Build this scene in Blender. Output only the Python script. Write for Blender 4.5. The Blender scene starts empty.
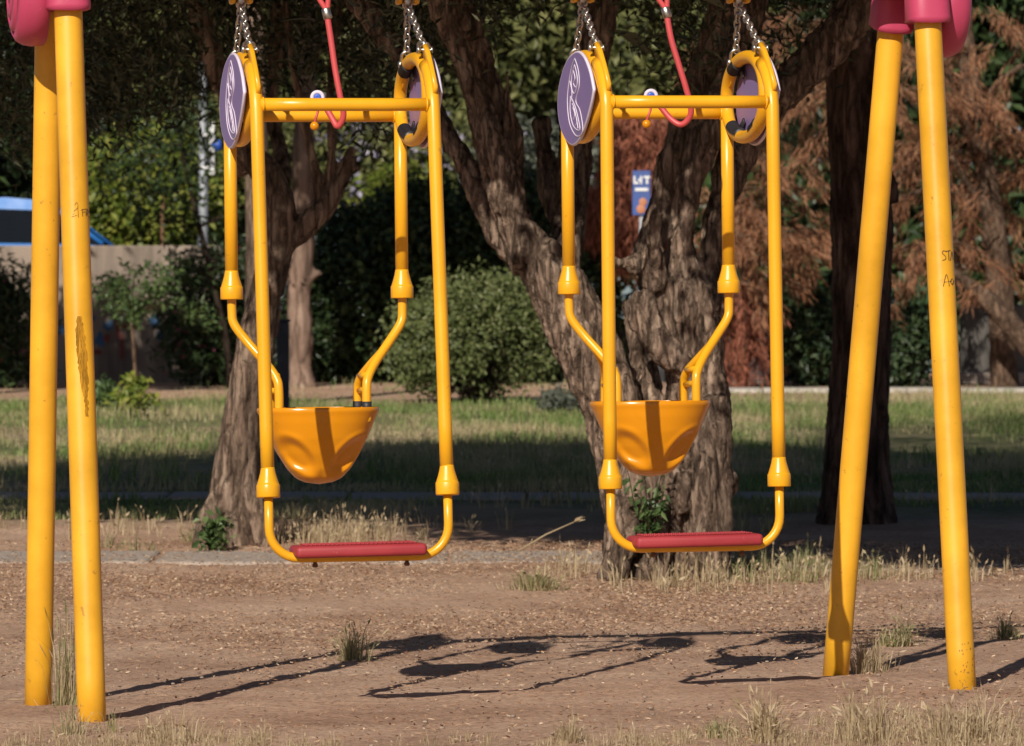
import bpy, bmesh, math, random
import numpy as np
from mathutils import Vector, Matrix

R = math.radians
rng = np.random.default_rng(11)
random.seed(5)
scene = bpy.context.scene
COL = scene.collection
F = 4900.0                      # focal length in pixels of a 1024 px wide frame (a 172 mm lens)
CAMZ = 1.1

def at(u, v, Y):
    return np.array([(u - 512) * Y / F, Y, CAMZ + (373 - v) * Y / F])

# ------------------------------------------------------------------ terrain
def smooth(x, a, b):
    t = np.clip((x - a) / (b - a), 0, 1)
    return t * t * (3 - 2 * t)

def ground_z(X, Y):
    X = np.asarray(X, float); Y = np.asarray(Y, float)
    tilt = 0.0228 * np.clip(X, -2.6, 2.6) * (1 - smooth(Y, 17.5, 24))
    d = np.clip(Y, 0, 57.5) - 19.5
    ramp = 0.027 * np.where(d > 1, d, np.where(d < -1, 0, (d + 1) ** 2 / 4))
    return 0.056 + tilt + ramp

def ground_at(u, v):
    """the point of the ground seen at a pixel"""
    k = (v - 373) / F; lo, hi = 10.0, 57.0
    for _ in range(60):
        Y = (lo + hi) / 2
        if CAMZ - float(ground_z((u - 512) * Y / F, Y)) - k * Y > 0: lo = Y
        else: hi = Y
    X = (u - 512) * Y / F
    return np.array([X, Y, float(ground_z(X, Y))])

# ------------------------------------------------------------------ numpy value noise
def _hash(i, j, k, s):
    h = (i * 374761393 + j * 668265263 + k * 2147483647 + s * 1274126177) & 0xffffffff
    h = ((h ^ (h >> 13)) * 1274126177) & 0xffffffff
    return ((h ^ (h >> 16)) & 0xffff) / 32767.5 - 1.0

def vnoise(p, s=0):
    p = np.asarray(p, float)
    i = np.floor(p).astype(np.int64); f = p - i
    f = f * f * (3 - 2 * f)
    r = 0
    for dx in (0, 1):
        for dy in (0, 1):
            for dz in (0, 1):
                w = (f[:, 0] if dx else 1 - f[:, 0]) * (f[:, 1] if dy else 1 - f[:, 1]) * (f[:, 2] if dz else 1 - f[:, 2])
                r = r + w * _hash(i[:, 0] + dx, i[:, 1] + dy, i[:, 2] + dz, s)
    return r

# ------------------------------------------------------------------ objects and tags
def link(o, parent=None):
    COL.objects.link(o)
    if parent is not None: o.parent = parent
    return o

def tag(o, label=None, cat=None, group=None, kind=None):
    if label: o['label'] = label
    if cat: o['category'] = cat
    if group: o['group'] = group
    if kind: o['kind'] = kind
    return o

def thing(name, label, cat, loc=(0, 0, 0), group=None):
    o = bpy.data.objects.new(name, None); o.empty_display_size = 0.1
    o.location = [float(c) for c in loc]
    link(o)
    return tag(o, label, cat, group)

def np_mesh(name, V, faces, mat, parent=None, smooth_=True):
    """V (n,3); faces: (m,k) array or list of such arrays"""
    if not isinstance(faces, (list, tuple)): faces = [faces]
    me = bpy.data.meshes.new(name)
    V = np.asarray(V, np.float32)
    if parent is not None:
        off = np.array(parent.matrix_world.translation) if False else None
    loops = np.concatenate([np.asarray(f, np.int32).ravel() for f in faces])
    sizes = np.concatenate([np.full(len(f), np.asarray(f).shape[1], np.int32) for f in faces])
    starts = np.concatenate([[0], np.cumsum(sizes)[:-1]]).astype(np.int32)
    me.vertices.add(len(V)); me.vertices.foreach_set('co', V.ravel())
    me.loops.add(len(loops)); me.loops.foreach_set('vertex_index', loops)
    me.polygons.add(len(sizes)); me.polygons.foreach_set('loop_start', starts)
    me.polygons.foreach_set('use_smooth', np.full(len(sizes), smooth_))
    me.update(calc_edges=True); me.validate()
    if mat: me.materials.append(mat)
    return link(bpy.data.objects.new(name, me), parent)

class MB:
    """collects shapes for ONE mesh"""
    def __init__(s): s.V = []; s.Fq = []; s.Ft = []; s.n = 0; s.ng = []
    def add(s, V, quads=None, tris=None, ngons=None):
        V = np.asarray(V, float).reshape(-1, 3)
        s.V.append(V)
        if quads is not None and len(quads): s.Fq.append(np.asarray(quads, int) + s.n)
        if tris is not None and len(tris): s.Ft.append(np.asarray(tris, int) + s.n)
        for g in ngons or (): s.ng.append(np.asarray(g, int)[None, :] + s.n)
        s.n += len(V); return s
    def build(s, name, mat, parent=None, smooth_=True, label=None, shift=None):
        V = np.concatenate(s.V)
        if shift is not None: V = V - np.asarray(shift)
        fs = []
        if s.Fq: fs.append(np.concatenate(s.Fq))
        if s.Ft: fs.append(np.concatenate(s.Ft))
        fs += s.ng
        o = np_mesh(name, V, fs, mat, parent, smooth_)
        if label: o['label'] = label
        return o
    def tube(s, pts, rad, seg=16, cap=True, closed=False):
        P = np.asarray(pts, float); n = len(P)
        rad = np.full(n, rad) if np.isscalar(rad) else np.asarray(rad, float)
        if closed: T = np.roll(P, -1, 0) - np.roll(P, 1, 0)
        else:
            T = np.gradient(P, axis=0)
        T /= np.linalg.norm(T, axis=1)[:, None] + 1e-12
        a = np.array([0, 0, 1.0]) if abs(T[0][2]) < 0.9 else np.array([1.0, 0, 0])
        N = np.zeros_like(P); v = a - T[0] * a.dot(T[0]); N[0] = v / np.linalg.norm(v)
        for i in range(1, n):
            v = N[i - 1] - T[i] * N[i - 1].dot(T[i]); N[i] = v / np.linalg.norm(v)
        B = np.cross(T, N)
        ang = np.arange(seg) * 2 * math.pi / seg
        V = P[:, None, :] + rad[:, None, None] * (np.cos(ang)[None, :, None] * N[:, None, :] + np.sin(ang)[None, :, None] * B[:, None, :])
        V = V.reshape(-1, 3)
        q = []
        m = n if closed else n - 1
        for i in range(m):
            a0 = i * seg; b0 = ((i + 1) % n) * seg
            for j in range(seg):
                k = (j + 1) % seg
                q.append((a0 + j, a0 + k, b0 + k, b0 + j))
        ng = None
        if cap and not closed:
            ng = [list(range(seg))[::-1], list(range((n - 1) * seg, n * seg))]
        return s.add(V, q, ngons=ng)
    def lathe(s, prof, origin, axis, seg=28, cap=True):
        """profile of (radius, distance along the axis)"""
        ax = np.asarray(axis, float); ax /= np.linalg.norm(ax)
        a = np.array([0, 0, 1.0]) if abs(ax[2]) < 0.9 else np.array([1.0, 0, 0])
        N = a - ax * a.dot(ax); N /= np.linalg.norm(N); B = np.cross(ax, N)
        ang = np.arange(seg) * 2 * math.pi / seg
        V = []
        for r, h in prof:
            V.append(np.asarray(origin) + ax * h + r * (np.cos(ang)[:, None] * N + np.sin(ang)[:, None] * B))
        V = np.concatenate(V); q = []
        for i in range(len(prof) - 1):
            for j in range(seg):
                k = (j + 1) % seg
                q.append((i * seg + j, i * seg + k, (i + 1) * seg + k, (i + 1) * seg + j))
        ng = [list(range(seg))[::-1], list(range((len(prof) - 1) * seg, len(prof) * seg))] if cap else None
        return s.add(V, q, ngons=ng)
    def ball(s, c, r, seg=16, rings=10, sc=(1, 1, 1)):
        th = np.linspace(0.02, math.pi - 0.02, rings)
        V = []
        for t in th:
            a = np.arange(seg) * 2 * math.pi / seg
            V.append(np.stack([np.sin(t) * np.cos(a) * r * sc[0], np.sin(t) * np.sin(a) * r * sc[1], np.full(seg, np.cos(t) * r * sc[2])], 1))
        V = np.concatenate(V) + np.asarray(c); q = []
        for i in range(rings - 1):
            for j in range(seg):
                k = (j + 1) % seg
                q.append((i * seg + j, (i + 1) * seg + j, (i + 1) * seg + k, i * seg + k))
        return s.add(V, q, ngons=[list(range(seg)), list(range((rings - 1) * seg, rings * seg))[::-1]])
    def box(s, c, size, rot=None, bevel=0.0, bseg=2):
        bm = bmesh.new(); bmesh.ops.create_cube(bm, size=1)
        for v in bm.verts: v.co = Vector([v.co[i] * size[i] for i in range(3)])
        if bevel: bmesh.ops.bevel(bm, geom=bm.edges[:], offset=bevel, segments=bseg, profile=.5, affect='EDGES')
        V = np.array([v.co[:] for v in bm.verts])
        if rot is not None: V = V @ np.array(rot.to_3x3()).T
        V = V + np.asarray(c)
        bm.verts.index_update()
        fs = [[v.index for v in f.verts] for f in bm.faces]; bm.free()
        return s.add(V, [f for f in fs if len(f) == 4], [f for f in fs if len(f) == 3], [f for f in fs if len(f) > 4])
    def prism(s, outline, origin, ex, ey, ez, thick, bevel=0.0):
        """closed 2D outline in (ex, ey), extruded by thick along ez, edges rounded by an inset lip"""
        O = np.asarray(outline, float); n = len(O); c = O.mean(0)
        ex, ey, ez = (np.asarray(a, float) for a in (ex, ey, ez))
        lv = [(0, bevel), (bevel, 0), (thick - bevel, 0), (thick, bevel)] if bevel else [(0, 0), (thick, 0)]
        V = []
        for h, ins in lv:
            d = O - c; L = np.linalg.norm(d, axis=1)[:, None]
            Q = c + d * (1 - ins / np.maximum(L, 1e-6))
            V.append(np.asarray(origin) + Q[:, :1] * ex + Q[:, 1:] * ey + h * ez)
        V = np.concatenate(V); q = []
        for i in range(len(lv) - 1):
            for j in range(n):
                k = (j + 1) % n
                q.append((i * n + j, i * n + k, (i + 1) * n + k, (i + 1) * n + j))
        return s.add(V, q, ngons=[list(range(n))[::-1], list(range((len(lv) - 1) * n, len(lv) * n))])

def catmull(P, n=8, closed=False):
    P = np.asarray(P, float); m = len(P); out = []
    rngi = range(m) if closed else range(m - 1)
    for i in rngi:
        if closed: p0, p1, p2, p3 = P[(i - 1) % m], P[i], P[(i + 1) % m], P[(i + 2) % m]
        else: p0, p1, p2, p3 = P[max(i - 1, 0)], P[i], P[i + 1], P[min(i + 2, m - 1)]
        for t in np.linspace(0, 1, n, endpoint=False):
            out.append(0.5 * ((2 * p1) + (-p0 + p2) * t + (2 * p0 - 5 * p1 + 4 * p2 - p3) * t * t + (-p0 + 3 * p1 - 3 * p2 + p3) * t ** 3))
    if not closed: out.append(P[-1])
    return np.array(out)

# ------------------------------------------------------------------ materials
def new_mat(name):
    m = bpy.data.materials.new(name); m.use_nodes = True
    nt = m.node_tree; b = nt.nodes['Principled BSDF']
    return m, nt, b

def ramp(nt, stops, interp='LINEAR'):
    r = nt.nodes.new('ShaderNodeValToRGB'); r.color_ramp.interpolation = interp
    el = r.color_ramp.elements
    while len(el) < len(stops): el.new(0.5)
    for e, (p, c) in zip(el, stops):
        e.position = p; e.color = (*c, 1)
    return r

def noise(nt, scale, detail=4, rough=.55, vec=None, dist=0):
    n = nt.nodes.new('ShaderNodeTexNoise'); n.inputs['Scale'].default_value = scale
    n.inputs['Detail'].default_value = detail; n.inputs['Roughness'].default_value = rough
    n.inputs['Distortion'].default_value = dist
    if vec is not None: nt.links.new(vec, n.inputs['Vector'])
    return n

def coords(nt, scale=(1, 1, 1), kind='Object'):
    if kind == 'World':
        g = nt.nodes.new('ShaderNodeNewGeometry'); out = g.outputs['Position']
    else:
        t = nt.nodes.new('ShaderNodeTexCoord'); out = t.outputs[kind]
    mp = nt.nodes.new('ShaderNodeMapping'); mp.inputs['Scale'].default_value = scale
    nt.links.new(out, mp.inputs['Vector'])
    return mp.outputs['Vector']

def bump(nt, b, height, strength=.4, dist=.01, prev=None):
    n = nt.nodes.new('ShaderNodeBump'); n.inputs['Strength'].default_value = strength; n.inputs['Distance'].default_value = dist
    nt.links.new(height, n.inputs['Height'])
    if prev is not None: nt.links.new(prev, n.inputs['Normal'])
    nt.links.new(n.outputs['Normal'], b.inputs['Normal'])
    return n.outputs['Normal']

def paint(name, col, rough=.35, var=.12, dirt=(.16, .09, .03), dirt_amt=.25, spec=.5, chip=True, coat=0.0):
    m, nt, b = new_mat(name)
    v = coords(nt, kind='World')
    n1 = noise(nt, 3.0, 5, .6, v); n2 = noise(nt, 38, 6, .7, v)
    c0 = tuple(c * (1 - var) for c in col); c1 = tuple(min(1, c * (1 + var * .5)) for c in col)
    r1 = ramp(nt, [(.3, c0), (.7, c1)]); nt.links.new(n1.outputs['Fac'], r1.inputs['Fac'])
    mix = nt.nodes.new('ShaderNodeMixRGB'); mix.inputs['Color2'].default_value = (*dirt, 1)
    r2 = ramp(nt, [(.635, (0, 0, 0)), (.68, (dirt_amt,) * 3)]) if chip else ramp(nt, [(0, (0, 0, 0)), (1, (0, 0, 0))])
    nt.links.new(n2.outputs['Fac'], r2.inputs['Fac'])
    nt.links.new(r2.outputs['Color'], mix.inputs['Fac']); nt.links.new(r1.outputs['Color'], mix.inputs['Color1'])
    nt.links.new(mix.outputs['Color'], b.inputs['Base Color'])
    rr = ramp(nt, [(.3, (rough * .8,) * 3), (.75, (min(1, rough * 1.5),) * 3)]); nt.links.new(n1.outputs['Fac'], rr.inputs['Fac'])
    nt.links.new(rr.outputs['Color'], b.inputs['Roughness'])
    b.inputs['Specular IOR Level'].default_value = spec
    if coat: b.inputs['Coat Weight'].default_value = coat; b.inputs['Coat Roughness'].default_value = .12
    bump(nt, b, n2.outputs['Fac'], .08, .002)
    return m

def metal(name, col, rough=.4, metallic=1.0):
    m, nt, b = new_mat(name)
    v = coords(nt, kind='World'); n = noise(nt, 60, 4, .6, v)
    r = ramp(nt, [(.3, tuple(c * .6 for c in col)), (.7, col)]); nt.links.new(n.outputs['Fac'], r.inputs['Fac'])
    nt.links.new(r.outputs['Color'], b.inputs['Base Color'])
    b.inputs['Metallic'].default_value = metallic; b.inputs['Roughness'].default_value = rough
    return m

def leafmat(name, cols, rough=.5, trans=.25, patch=None, spec=.4):
    """each leaf takes its own tone of the kind's colours"""
    m, nt, b = new_mat(name)
    g = nt.nodes.new('ShaderNodeNewGeometry')
    k = len(cols)
    r = ramp(nt, [(i / max(1, k - 1), c) for i, c in enumerate(cols)])
    nt.links.new(g.outputs['Random Per Island'], r.inputs['Fac'])
    colout = r.outputs['Color']
    if patch:
        n = noise(nt, patch[1], 3, .5, coords(nt, kind='World'))
        rr = ramp(nt, [(.42, (0, 0, 0)), (.62, (1, 1, 1))]); nt.links.new(n.outputs['Fac'], rr.inputs['Fac'])
        mx = nt.nodes.new('ShaderNodeMixRGB'); mx.inputs['Color2'].default_value = (*patch[0], 1)
        ml = nt.nodes.new('ShaderNodeMath'); ml.operation = 'MULTIPLY'; ml.inputs[1].default_value = patch[2]
        nt.links.new(rr.outputs['Color'], ml.inputs[0]); nt.links.new(ml.outputs[0], mx.inputs['Fac'])
        nt.links.new(colout, mx.inputs['Color1']); colout = mx.outputs['Color']
    nt.links.new(colout, b.inputs['Base Color'])
    b.inputs['Roughness'].default_value = rough; b.inputs['Specular IOR Level'].default_value = spec
    t = nt.nodes.new('ShaderNodeBsdfTranslucent'); nt.links.new(colout, t.inputs['Color'])
    mx = nt.nodes.new('ShaderNodeMixShader'); mx.inputs['Fac'].default_value = trans
    nt.links.new(b.outputs[0], mx.inputs[1]); nt.links.new(t.outputs[0], mx.inputs[2])
    nt.links.new(mx.outputs[0], nt.nodes['Material Output'].inputs['Surface'])
    return m

def barkmat(name, dark, mid, light, zs=.22, scale=26, strength=1.0, dist=.03):
    m, nt, b = new_mat(name)
    v = coords(nt, (1, 1, zs), 'World')
    n = noise(nt, scale, 8, .68, v, .6)
    n2 = noise(nt, 2.2, 4, .6, coords(nt, kind='World'))
    vo = nt.nodes.new('ShaderNodeTexVoronoi'); vo.inputs['Scale'].default_value = scale * .8; vo.feature = 'DISTANCE_TO_EDGE'
    wv = nt.nodes.new('ShaderNodeVectorMath'); wv.operation = 'MULTIPLY_ADD'; wv.inputs[1].default_value = (.09, .09, .09)
    nt.links.new(n.outputs['Color'], wv.inputs[0]); nt.links.new(v, wv.inputs[2]); nt.links.new(wv.outputs[0], vo.inputs['Vector'])
    r = ramp(nt, [(.3, dark), (.5, mid), (.72, light)]); nt.links.new(n.outputs['Fac'], r.inputs['Fac'])
    r2 = ramp(nt, [(.3, (.62, .6, .58)), (.7, (1.15, 1.1, 1.05))]); nt.links.new(n2.outputs['Fac'], r2.inputs['Fac'])
    rc = ramp(nt, [(.0, (.22, .2, .19)), (.10, (.8, .79, .78)), (.2, (1, 1, 1))]); nt.links.new(vo.outputs['Distance'], rc.inputs['Fac'])
    mc = nt.nodes.new('ShaderNodeMixRGB'); mc.blend_type = 'MULTIPLY'; mc.inputs['Fac'].default_value = .75
    nt.links.new(r.outputs['Color'], mc.inputs['Color1']); nt.links.new(rc.outputs['Color'], mc.inputs['Color2'])
    mx = nt.nodes.new('ShaderNodeMixRGB'); mx.blend_type = 'MULTIPLY'; mx.inputs['Fac'].default_value = 1
    nt.links.new(mc.outputs['Color'], mx.inputs['Color1']); nt.links.new(r2.outputs['Color'], mx.inputs['Color2'])
    nt.links.new(mx.outputs['Color'], b.inputs['Base Color'])
    b.inputs['Roughness'].default_value = .95; b.inputs['Specular IOR Level'].default_value = .15
    p = bump(nt, b, n.outputs['Fac'], strength, dist)
    rv = ramp(nt, [(0, (0, 0, 0)), (.25, (1, 1, 1))]); nt.links.new(vo.outputs['Distance'], rv.inputs['Fac'])
    bump(nt, b, rv.outputs['Color'], strength * .6, dist * .5, p)
    return m

M = {}
M['yellow'] = paint('yellow_paint', (.80, .385, .012), .30, .10, dirt=(.30, .13, .02), dirt_amt=.35)
M['yellow_leg'] = paint('yellow_leg_paint', (.80, .40, .022), .40, .24, dirt=(.28, .13, .03), dirt_amt=.6)
M['orange'] = paint('orange_plastic', (.66, .25, .005), .2, .06, dirt_amt=.1, dirt=(.4, .16, .01))
M['red'] = paint('red_rubber', (.36, .032, .042), .55, .2, dirt=(.5, .2, .16), dirt_amt=.35)
M['redhose'] = paint('red_hose', (.56, .075, .08), .45, .1, chip=False)
M['pink'] = paint('pink_plastic', (.50, .055, .125), .42, .12, dirt=(.6, .22, .28), dirt_amt=.3)
M['purple'] = paint('purple_panel', (.225, .155, .36), .4, .08, dirt=(.12, .08, .2), dirt_amt=.25)
M['pale'] = paint('pale_line', (.66, .60, .72), .5, .06, chip=False)
M['black'] = paint('black_rubber', (.022, .021, .024), .45, .2, dirt=(.2, .18, .16), dirt_amt=.6)
M['chain'] = metal('galvanised_chain', (.62, .60, .56), .38)
M['rust'] = paint('rusty_bolt', (.16, .075, .035), .7, .3)
M['rustspot'] = paint('rust_spot', (.30, .14, .03), .8, .4, dirt=(.12, .06, .02), dirt_amt=.8)
M['white'] = paint('white_plastic', (.72, .72, .74), .4, .05, chip=False)
M['blueplastic'] = paint('blue_plastic', (.03, .10, .50), .35, .05, chip=False)
M['ink'] = paint('marker_ink', (.05, .03, .02), .7, .1, chip=False)
M['scuff'] = barkmat('scuffed_paint', (.42, .21, .03), (.62, .31, .028), (.77, .375, .022), .09, 60, .1, .001)
M['olive_bark'] = barkmat('olive_bark', (.05, .034, .026), (.31, .225, .172), (.62, .485, .385), .22, 24, 1.0, .05)
M['olive_bark2'] = barkmat('pitted_bark', (.06, .04, .03), (.29, .21, .16), (.50, .39, .31), .16, 22, 1.0, .04)
M['pine_bark'] = barkmat('pine_bark', (.02, .013, .011), (.14, .09, .072), (.34, .23, .185), .2, 14, 1.0, .05)
M['pale_bark'] = barkmat('pale_bark', (.13, .09, .07), (.27, .19, .15), (.38, .29, .24), .15, 10)
M['twig'] = barkmat('twig_bark', (.025, .018, .013), (.05, .037, .028), (.09, .07, .05), .3, 20)
M['dead_twig'] = barkmat('dead_twig', (.07, .045, .032), (.17, .115, .082), (.28, .20, .15), .3, 20)
M['olive_leaf'] = leafmat('olive_leaf', [(.018, .024, .010), (.035, .042, .018), (.06, .065, .032), (.10, .105, .06)], .45, .12)
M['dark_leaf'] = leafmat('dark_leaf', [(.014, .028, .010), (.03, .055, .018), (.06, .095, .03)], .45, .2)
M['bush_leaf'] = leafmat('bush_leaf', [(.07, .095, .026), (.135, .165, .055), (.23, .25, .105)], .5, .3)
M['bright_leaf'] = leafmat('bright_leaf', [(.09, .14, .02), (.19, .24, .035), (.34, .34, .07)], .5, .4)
M['sap_leaf'] = leafmat('sapling_leaf', [(.04, .08, .025), (.085, .14, .045), (.16, .23, .08)], .4, .35)
M['far_leaf'] = leafmat('far_leaf', [(.06, .07, .022), (.14, .155, .05), (.26, .26, .10)], .5, .35)
M['grey_leaf'] = leafmat('grey_leaf', [(.05, .06, .045), (.10, .115, .085), (.16, .17, .13)], .5, .25)
M['lav'] = leafmat('lavender_petal', [(.20, .18, .26), (.32, .29, .40), (.45, .42, .52)], .5, .3)
M['pinkpetal'] = leafmat('pink_petal', [(.35, .06, .14), (.5, .12, .22)], .5, .3)
M['dead'] = leafmat('dead_needle', [(.085, .034, .018), (.21, .088, .042), (.33, .155, .078), (.38, .215, .125)], .7, .25)
M['deadred'] = leafmat('dead_red_needle', [(.16, .05, .03), (.28, .095, .055), (.38, .145, .085)], .7, .2)
M['needle'] = leafmat('pine_needle', [(.012, .028, .012), (.03, .055, .022), (.06, .09, .035)], .5, .15)
M['grass'] = leafmat('grass_blade', [(.075, .135, .03), (.135, .215, .05), (.21, .29, .085), (.33, .34, .14)], .6, .35, patch=((.52, .41, .25), .8, .85))
M['straw'] = leafmat('straw', [(.34, .25, .14), (.50, .39, .24), (.66, .54, .36)], .7, .4)
M['greenstraw'] = leafmat('half_dry_grass', [(.14, .17, .06), (.26, .27, .11), (.44, .37, .20), (.60, .50, .31)], .7, .4)
M['litter'] = leafmat('dry_leaf_bits', [(.10, .05, .03), (.28, .145, .08), (.42, .26, .155), (.66, .51, .36)], .8, .1)

# concrete
def concrete(name, col, streak=True):
    m, nt, b = new_mat(name)
    v = coords(nt, (1, 1, .12), 'World')
    n = noise(nt, 3.5, 7, .65, v); n2 = noise(nt, 25, 6, .7, coords(nt, kind='World'))
    r = ramp(nt, [(.3, tuple(c * .45 for c in col)), (.55, col), (.75, tuple(c * 1.2 for c in col))])
    nt.links.new((n if streak else n2).outputs['Fac'], r.inputs['Fac'])
    nt.links.new(r.outputs['Color'], b.inputs['Base Color']); b.inputs['Roughness'].default_value = .9
    bump(nt, b, n2.outputs['Fac'], .4, .01)
    return m
M['wall'] = concrete('stained_concrete', (.29, .23, .185))
M['slab'] = concrete('weathered_slab', (.40, .33, .28), False)
M['kerb'] = concrete('pale_kerb', (.46, .42, .37), False)
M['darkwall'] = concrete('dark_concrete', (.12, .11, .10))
M['asphalt'] = concrete('asphalt', (.06, .06, .065), False)

def ground_material():
    m, nt, b = new_mat('dry_ground')
    pos = coords(nt, kind='World')
    # packed dirt
    nA = noise(nt, 1.3, 6, .62, pos); nB = noise(nt, 42, 8, .72, pos); nC = noise(nt, 9, 6, .6, pos)
    dirt = ramp(nt, [(.28, (.38, .235, .16)), (.5, (.525, .345, .245)), (.72, (.63, .445, .325))])
    nt.links.new(nA.outputs['Fac'], dirt.inputs['Fac'])
    grit = ramp(nt, [(.36, (.40, .35, .32)), (.48, (.95, .93, .92)), (.60, (1.08, 1.06, 1.04)), (.70, (1.6, 1.55, 1.5))])
    nt.links.new(nB.outputs['Fac'], grit.inputs['Fac'])
    mul = nt.nodes.new('ShaderNodeMixRGB'); mul.blend_type = 'MULTIPLY'; mul.inputs['Fac'].default_value = .8
    nt.links.new(dirt.outputs['Color'], mul.inputs['Color1']); nt.links.new(grit.outputs['Color'], mul.inputs['Color2'])
    # earth under the grass
    turf = ramp(nt, [(.35, (.12, .13, .055)), (.5, (.20, .19, .09)), (.66, (.40, .30, .19))])
    nD = noise(nt, .55, 5, .6, pos); nt.links.new(nD.outputs['Fac'], turf.inputs['Fac'])
    sep = nt.nodes.new('ShaderNodeSeparateXYZ'); nt.links.new(pos, sep.inputs[0])
    ad = nt.nodes.new('ShaderNodeMath'); ad.operation = 'MULTIPLY_ADD'; ad.inputs[1].default_value = 3.0
    nt.links.new(nC.outputs['Fac'], ad.inputs[0]); nt.links.new(sep.outputs['Y'], ad.inputs[2])
    mr = nt.nodes.new('ShaderNodeMapRange'); mr.inputs['From Min'].default_value = 28.3; mr.inputs['From Max'].default_value = 30.2
    nt.links.new(ad.outputs[0], mr.inputs['Value'])
    mr2 = nt.nodes.new('ShaderNodeMapRange'); mr2.inputs['From Min'].default_value = 48.5; mr2.inputs['From Max'].default_value = 51.0
    nt.links.new(ad.outputs[0], mr2.inputs['Value'])
    sub = nt.nodes.new('ShaderNodeMath'); sub.operation = 'SUBTRACT'; sub.use_clamp = True
    nt.links.new(mr.outputs[0], sub.inputs[0]); nt.links.new(mr2.outputs[0], sub.inputs[1])
    mx = nt.nodes.new('ShaderNodeMixRGB'); nt.links.new(sub.outputs[0], mx.inputs['Fac'])
    nt.links.new(mul.outputs['Color'], mx.inputs['Color1']); nt.links.new(turf.outputs['Color'], mx.inputs['Color2'])
    nt.links.new(mx.outputs['Color'], b.inputs['Base Color'])
    b.inputs['Roughness'].default_value = .95; b.inputs['Specular IOR Level'].default_value = .2
    p = bump(nt, b, nC.outputs['Fac'], .5, .05)
    bump(nt, b, nB.outputs['Fac'], .9, .016, p)
    return m
M['ground'] = ground_material()

# ------------------------------------------------------------------ leaves and blades
def unit(v): return v / (np.linalg.norm(v, axis=1)[:, None] + 1e-9)

FACE = np.array([-.22, -.60, .75])
def leaves(P, length, width, r=rng, direction=None, spread=1.0, fold=.25):
    """one diamond-shaped leaf per point"""
    n = len(P)
    d = unit(r.normal(size=(n, 3)))
    if direction is not None: d = unit(np.asarray(direction) + spread * d)
    a = unit(unit(r.normal(size=(n, 3))) + 1.1 * FACE); sd = unit(np.cross(d, a)); up = np.cross(sd, d)
    L = length * r.uniform(.6, 1.3, n)[:, None]; W = width * r.uniform(.7, 1.25, n)[:, None]
    mid = P + d * L * .45
    V = np.stack([P, mid + sd * W * .5 + up * W * fold, P + d * L, mid - sd * W * .5 + up * W * fold], 1).reshape(-1, 3)
    Q = np.arange(4 * n).reshape(n, 4)
    return V, Q

def blades(P, h, w, r=rng, lean=.35, seed_head=0.0, hz=(.6, 1.35)):
    n = len(P)
    a = r.uniform(0, 2 * math.pi, n); ln = np.abs(r.normal(0, lean, n))
    H = (h * r.uniform(hz[0], hz[1], n))[:, None]
    dirh = np.stack([np.cos(a), np.sin(a), np.zeros(n)], 1)
    b = r.uniform(0, 2 * math.pi, n); sd = np.stack([np.cos(b), np.sin(b), np.zeros(n)], 1)
    W = w * r.uniform(.7, 1.3, n)[:, None]
    up = np.array([0, 0, 1.0])
    m = P + up * H * .55 + dirh * H * (ln * .35)[:, None]
    t = P + up * H * (1 - .3 * np.minimum(ln, 1))[:, None] + dirh * H * ln[:, None]
    V = np.stack([P - sd * W * .5, P + sd * W * .5, m + sd * W * .38, m - sd * W * .38, t], 1).reshape(-1, 3)
    i = np.arange(n)[:, None] * 5
    Q = np.concatenate([i, i + 1, i + 2, i + 3], 1); T = np.concatenate([i + 3, i + 2, i + 4], 1)
    out = [(V, Q, T)]
    if seed_head > 0:
        k = r.random(n) < seed_head
        if k.any():
            dd = unit(t[k] - m[k] + dirh[k] * .02)
            V2, Q2 = leaves(t[k] - dd * .01, h * .30, w * 1.7, r, dd, .12, .1)
            out.append((V2, Q2, np.zeros((0, 3), int)))
    return out

def add_blades(mb, *a, **k):
    for V, Q, T in blades(*a, **k): mb.add(V, Q, T if len(T) else None)

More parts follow.
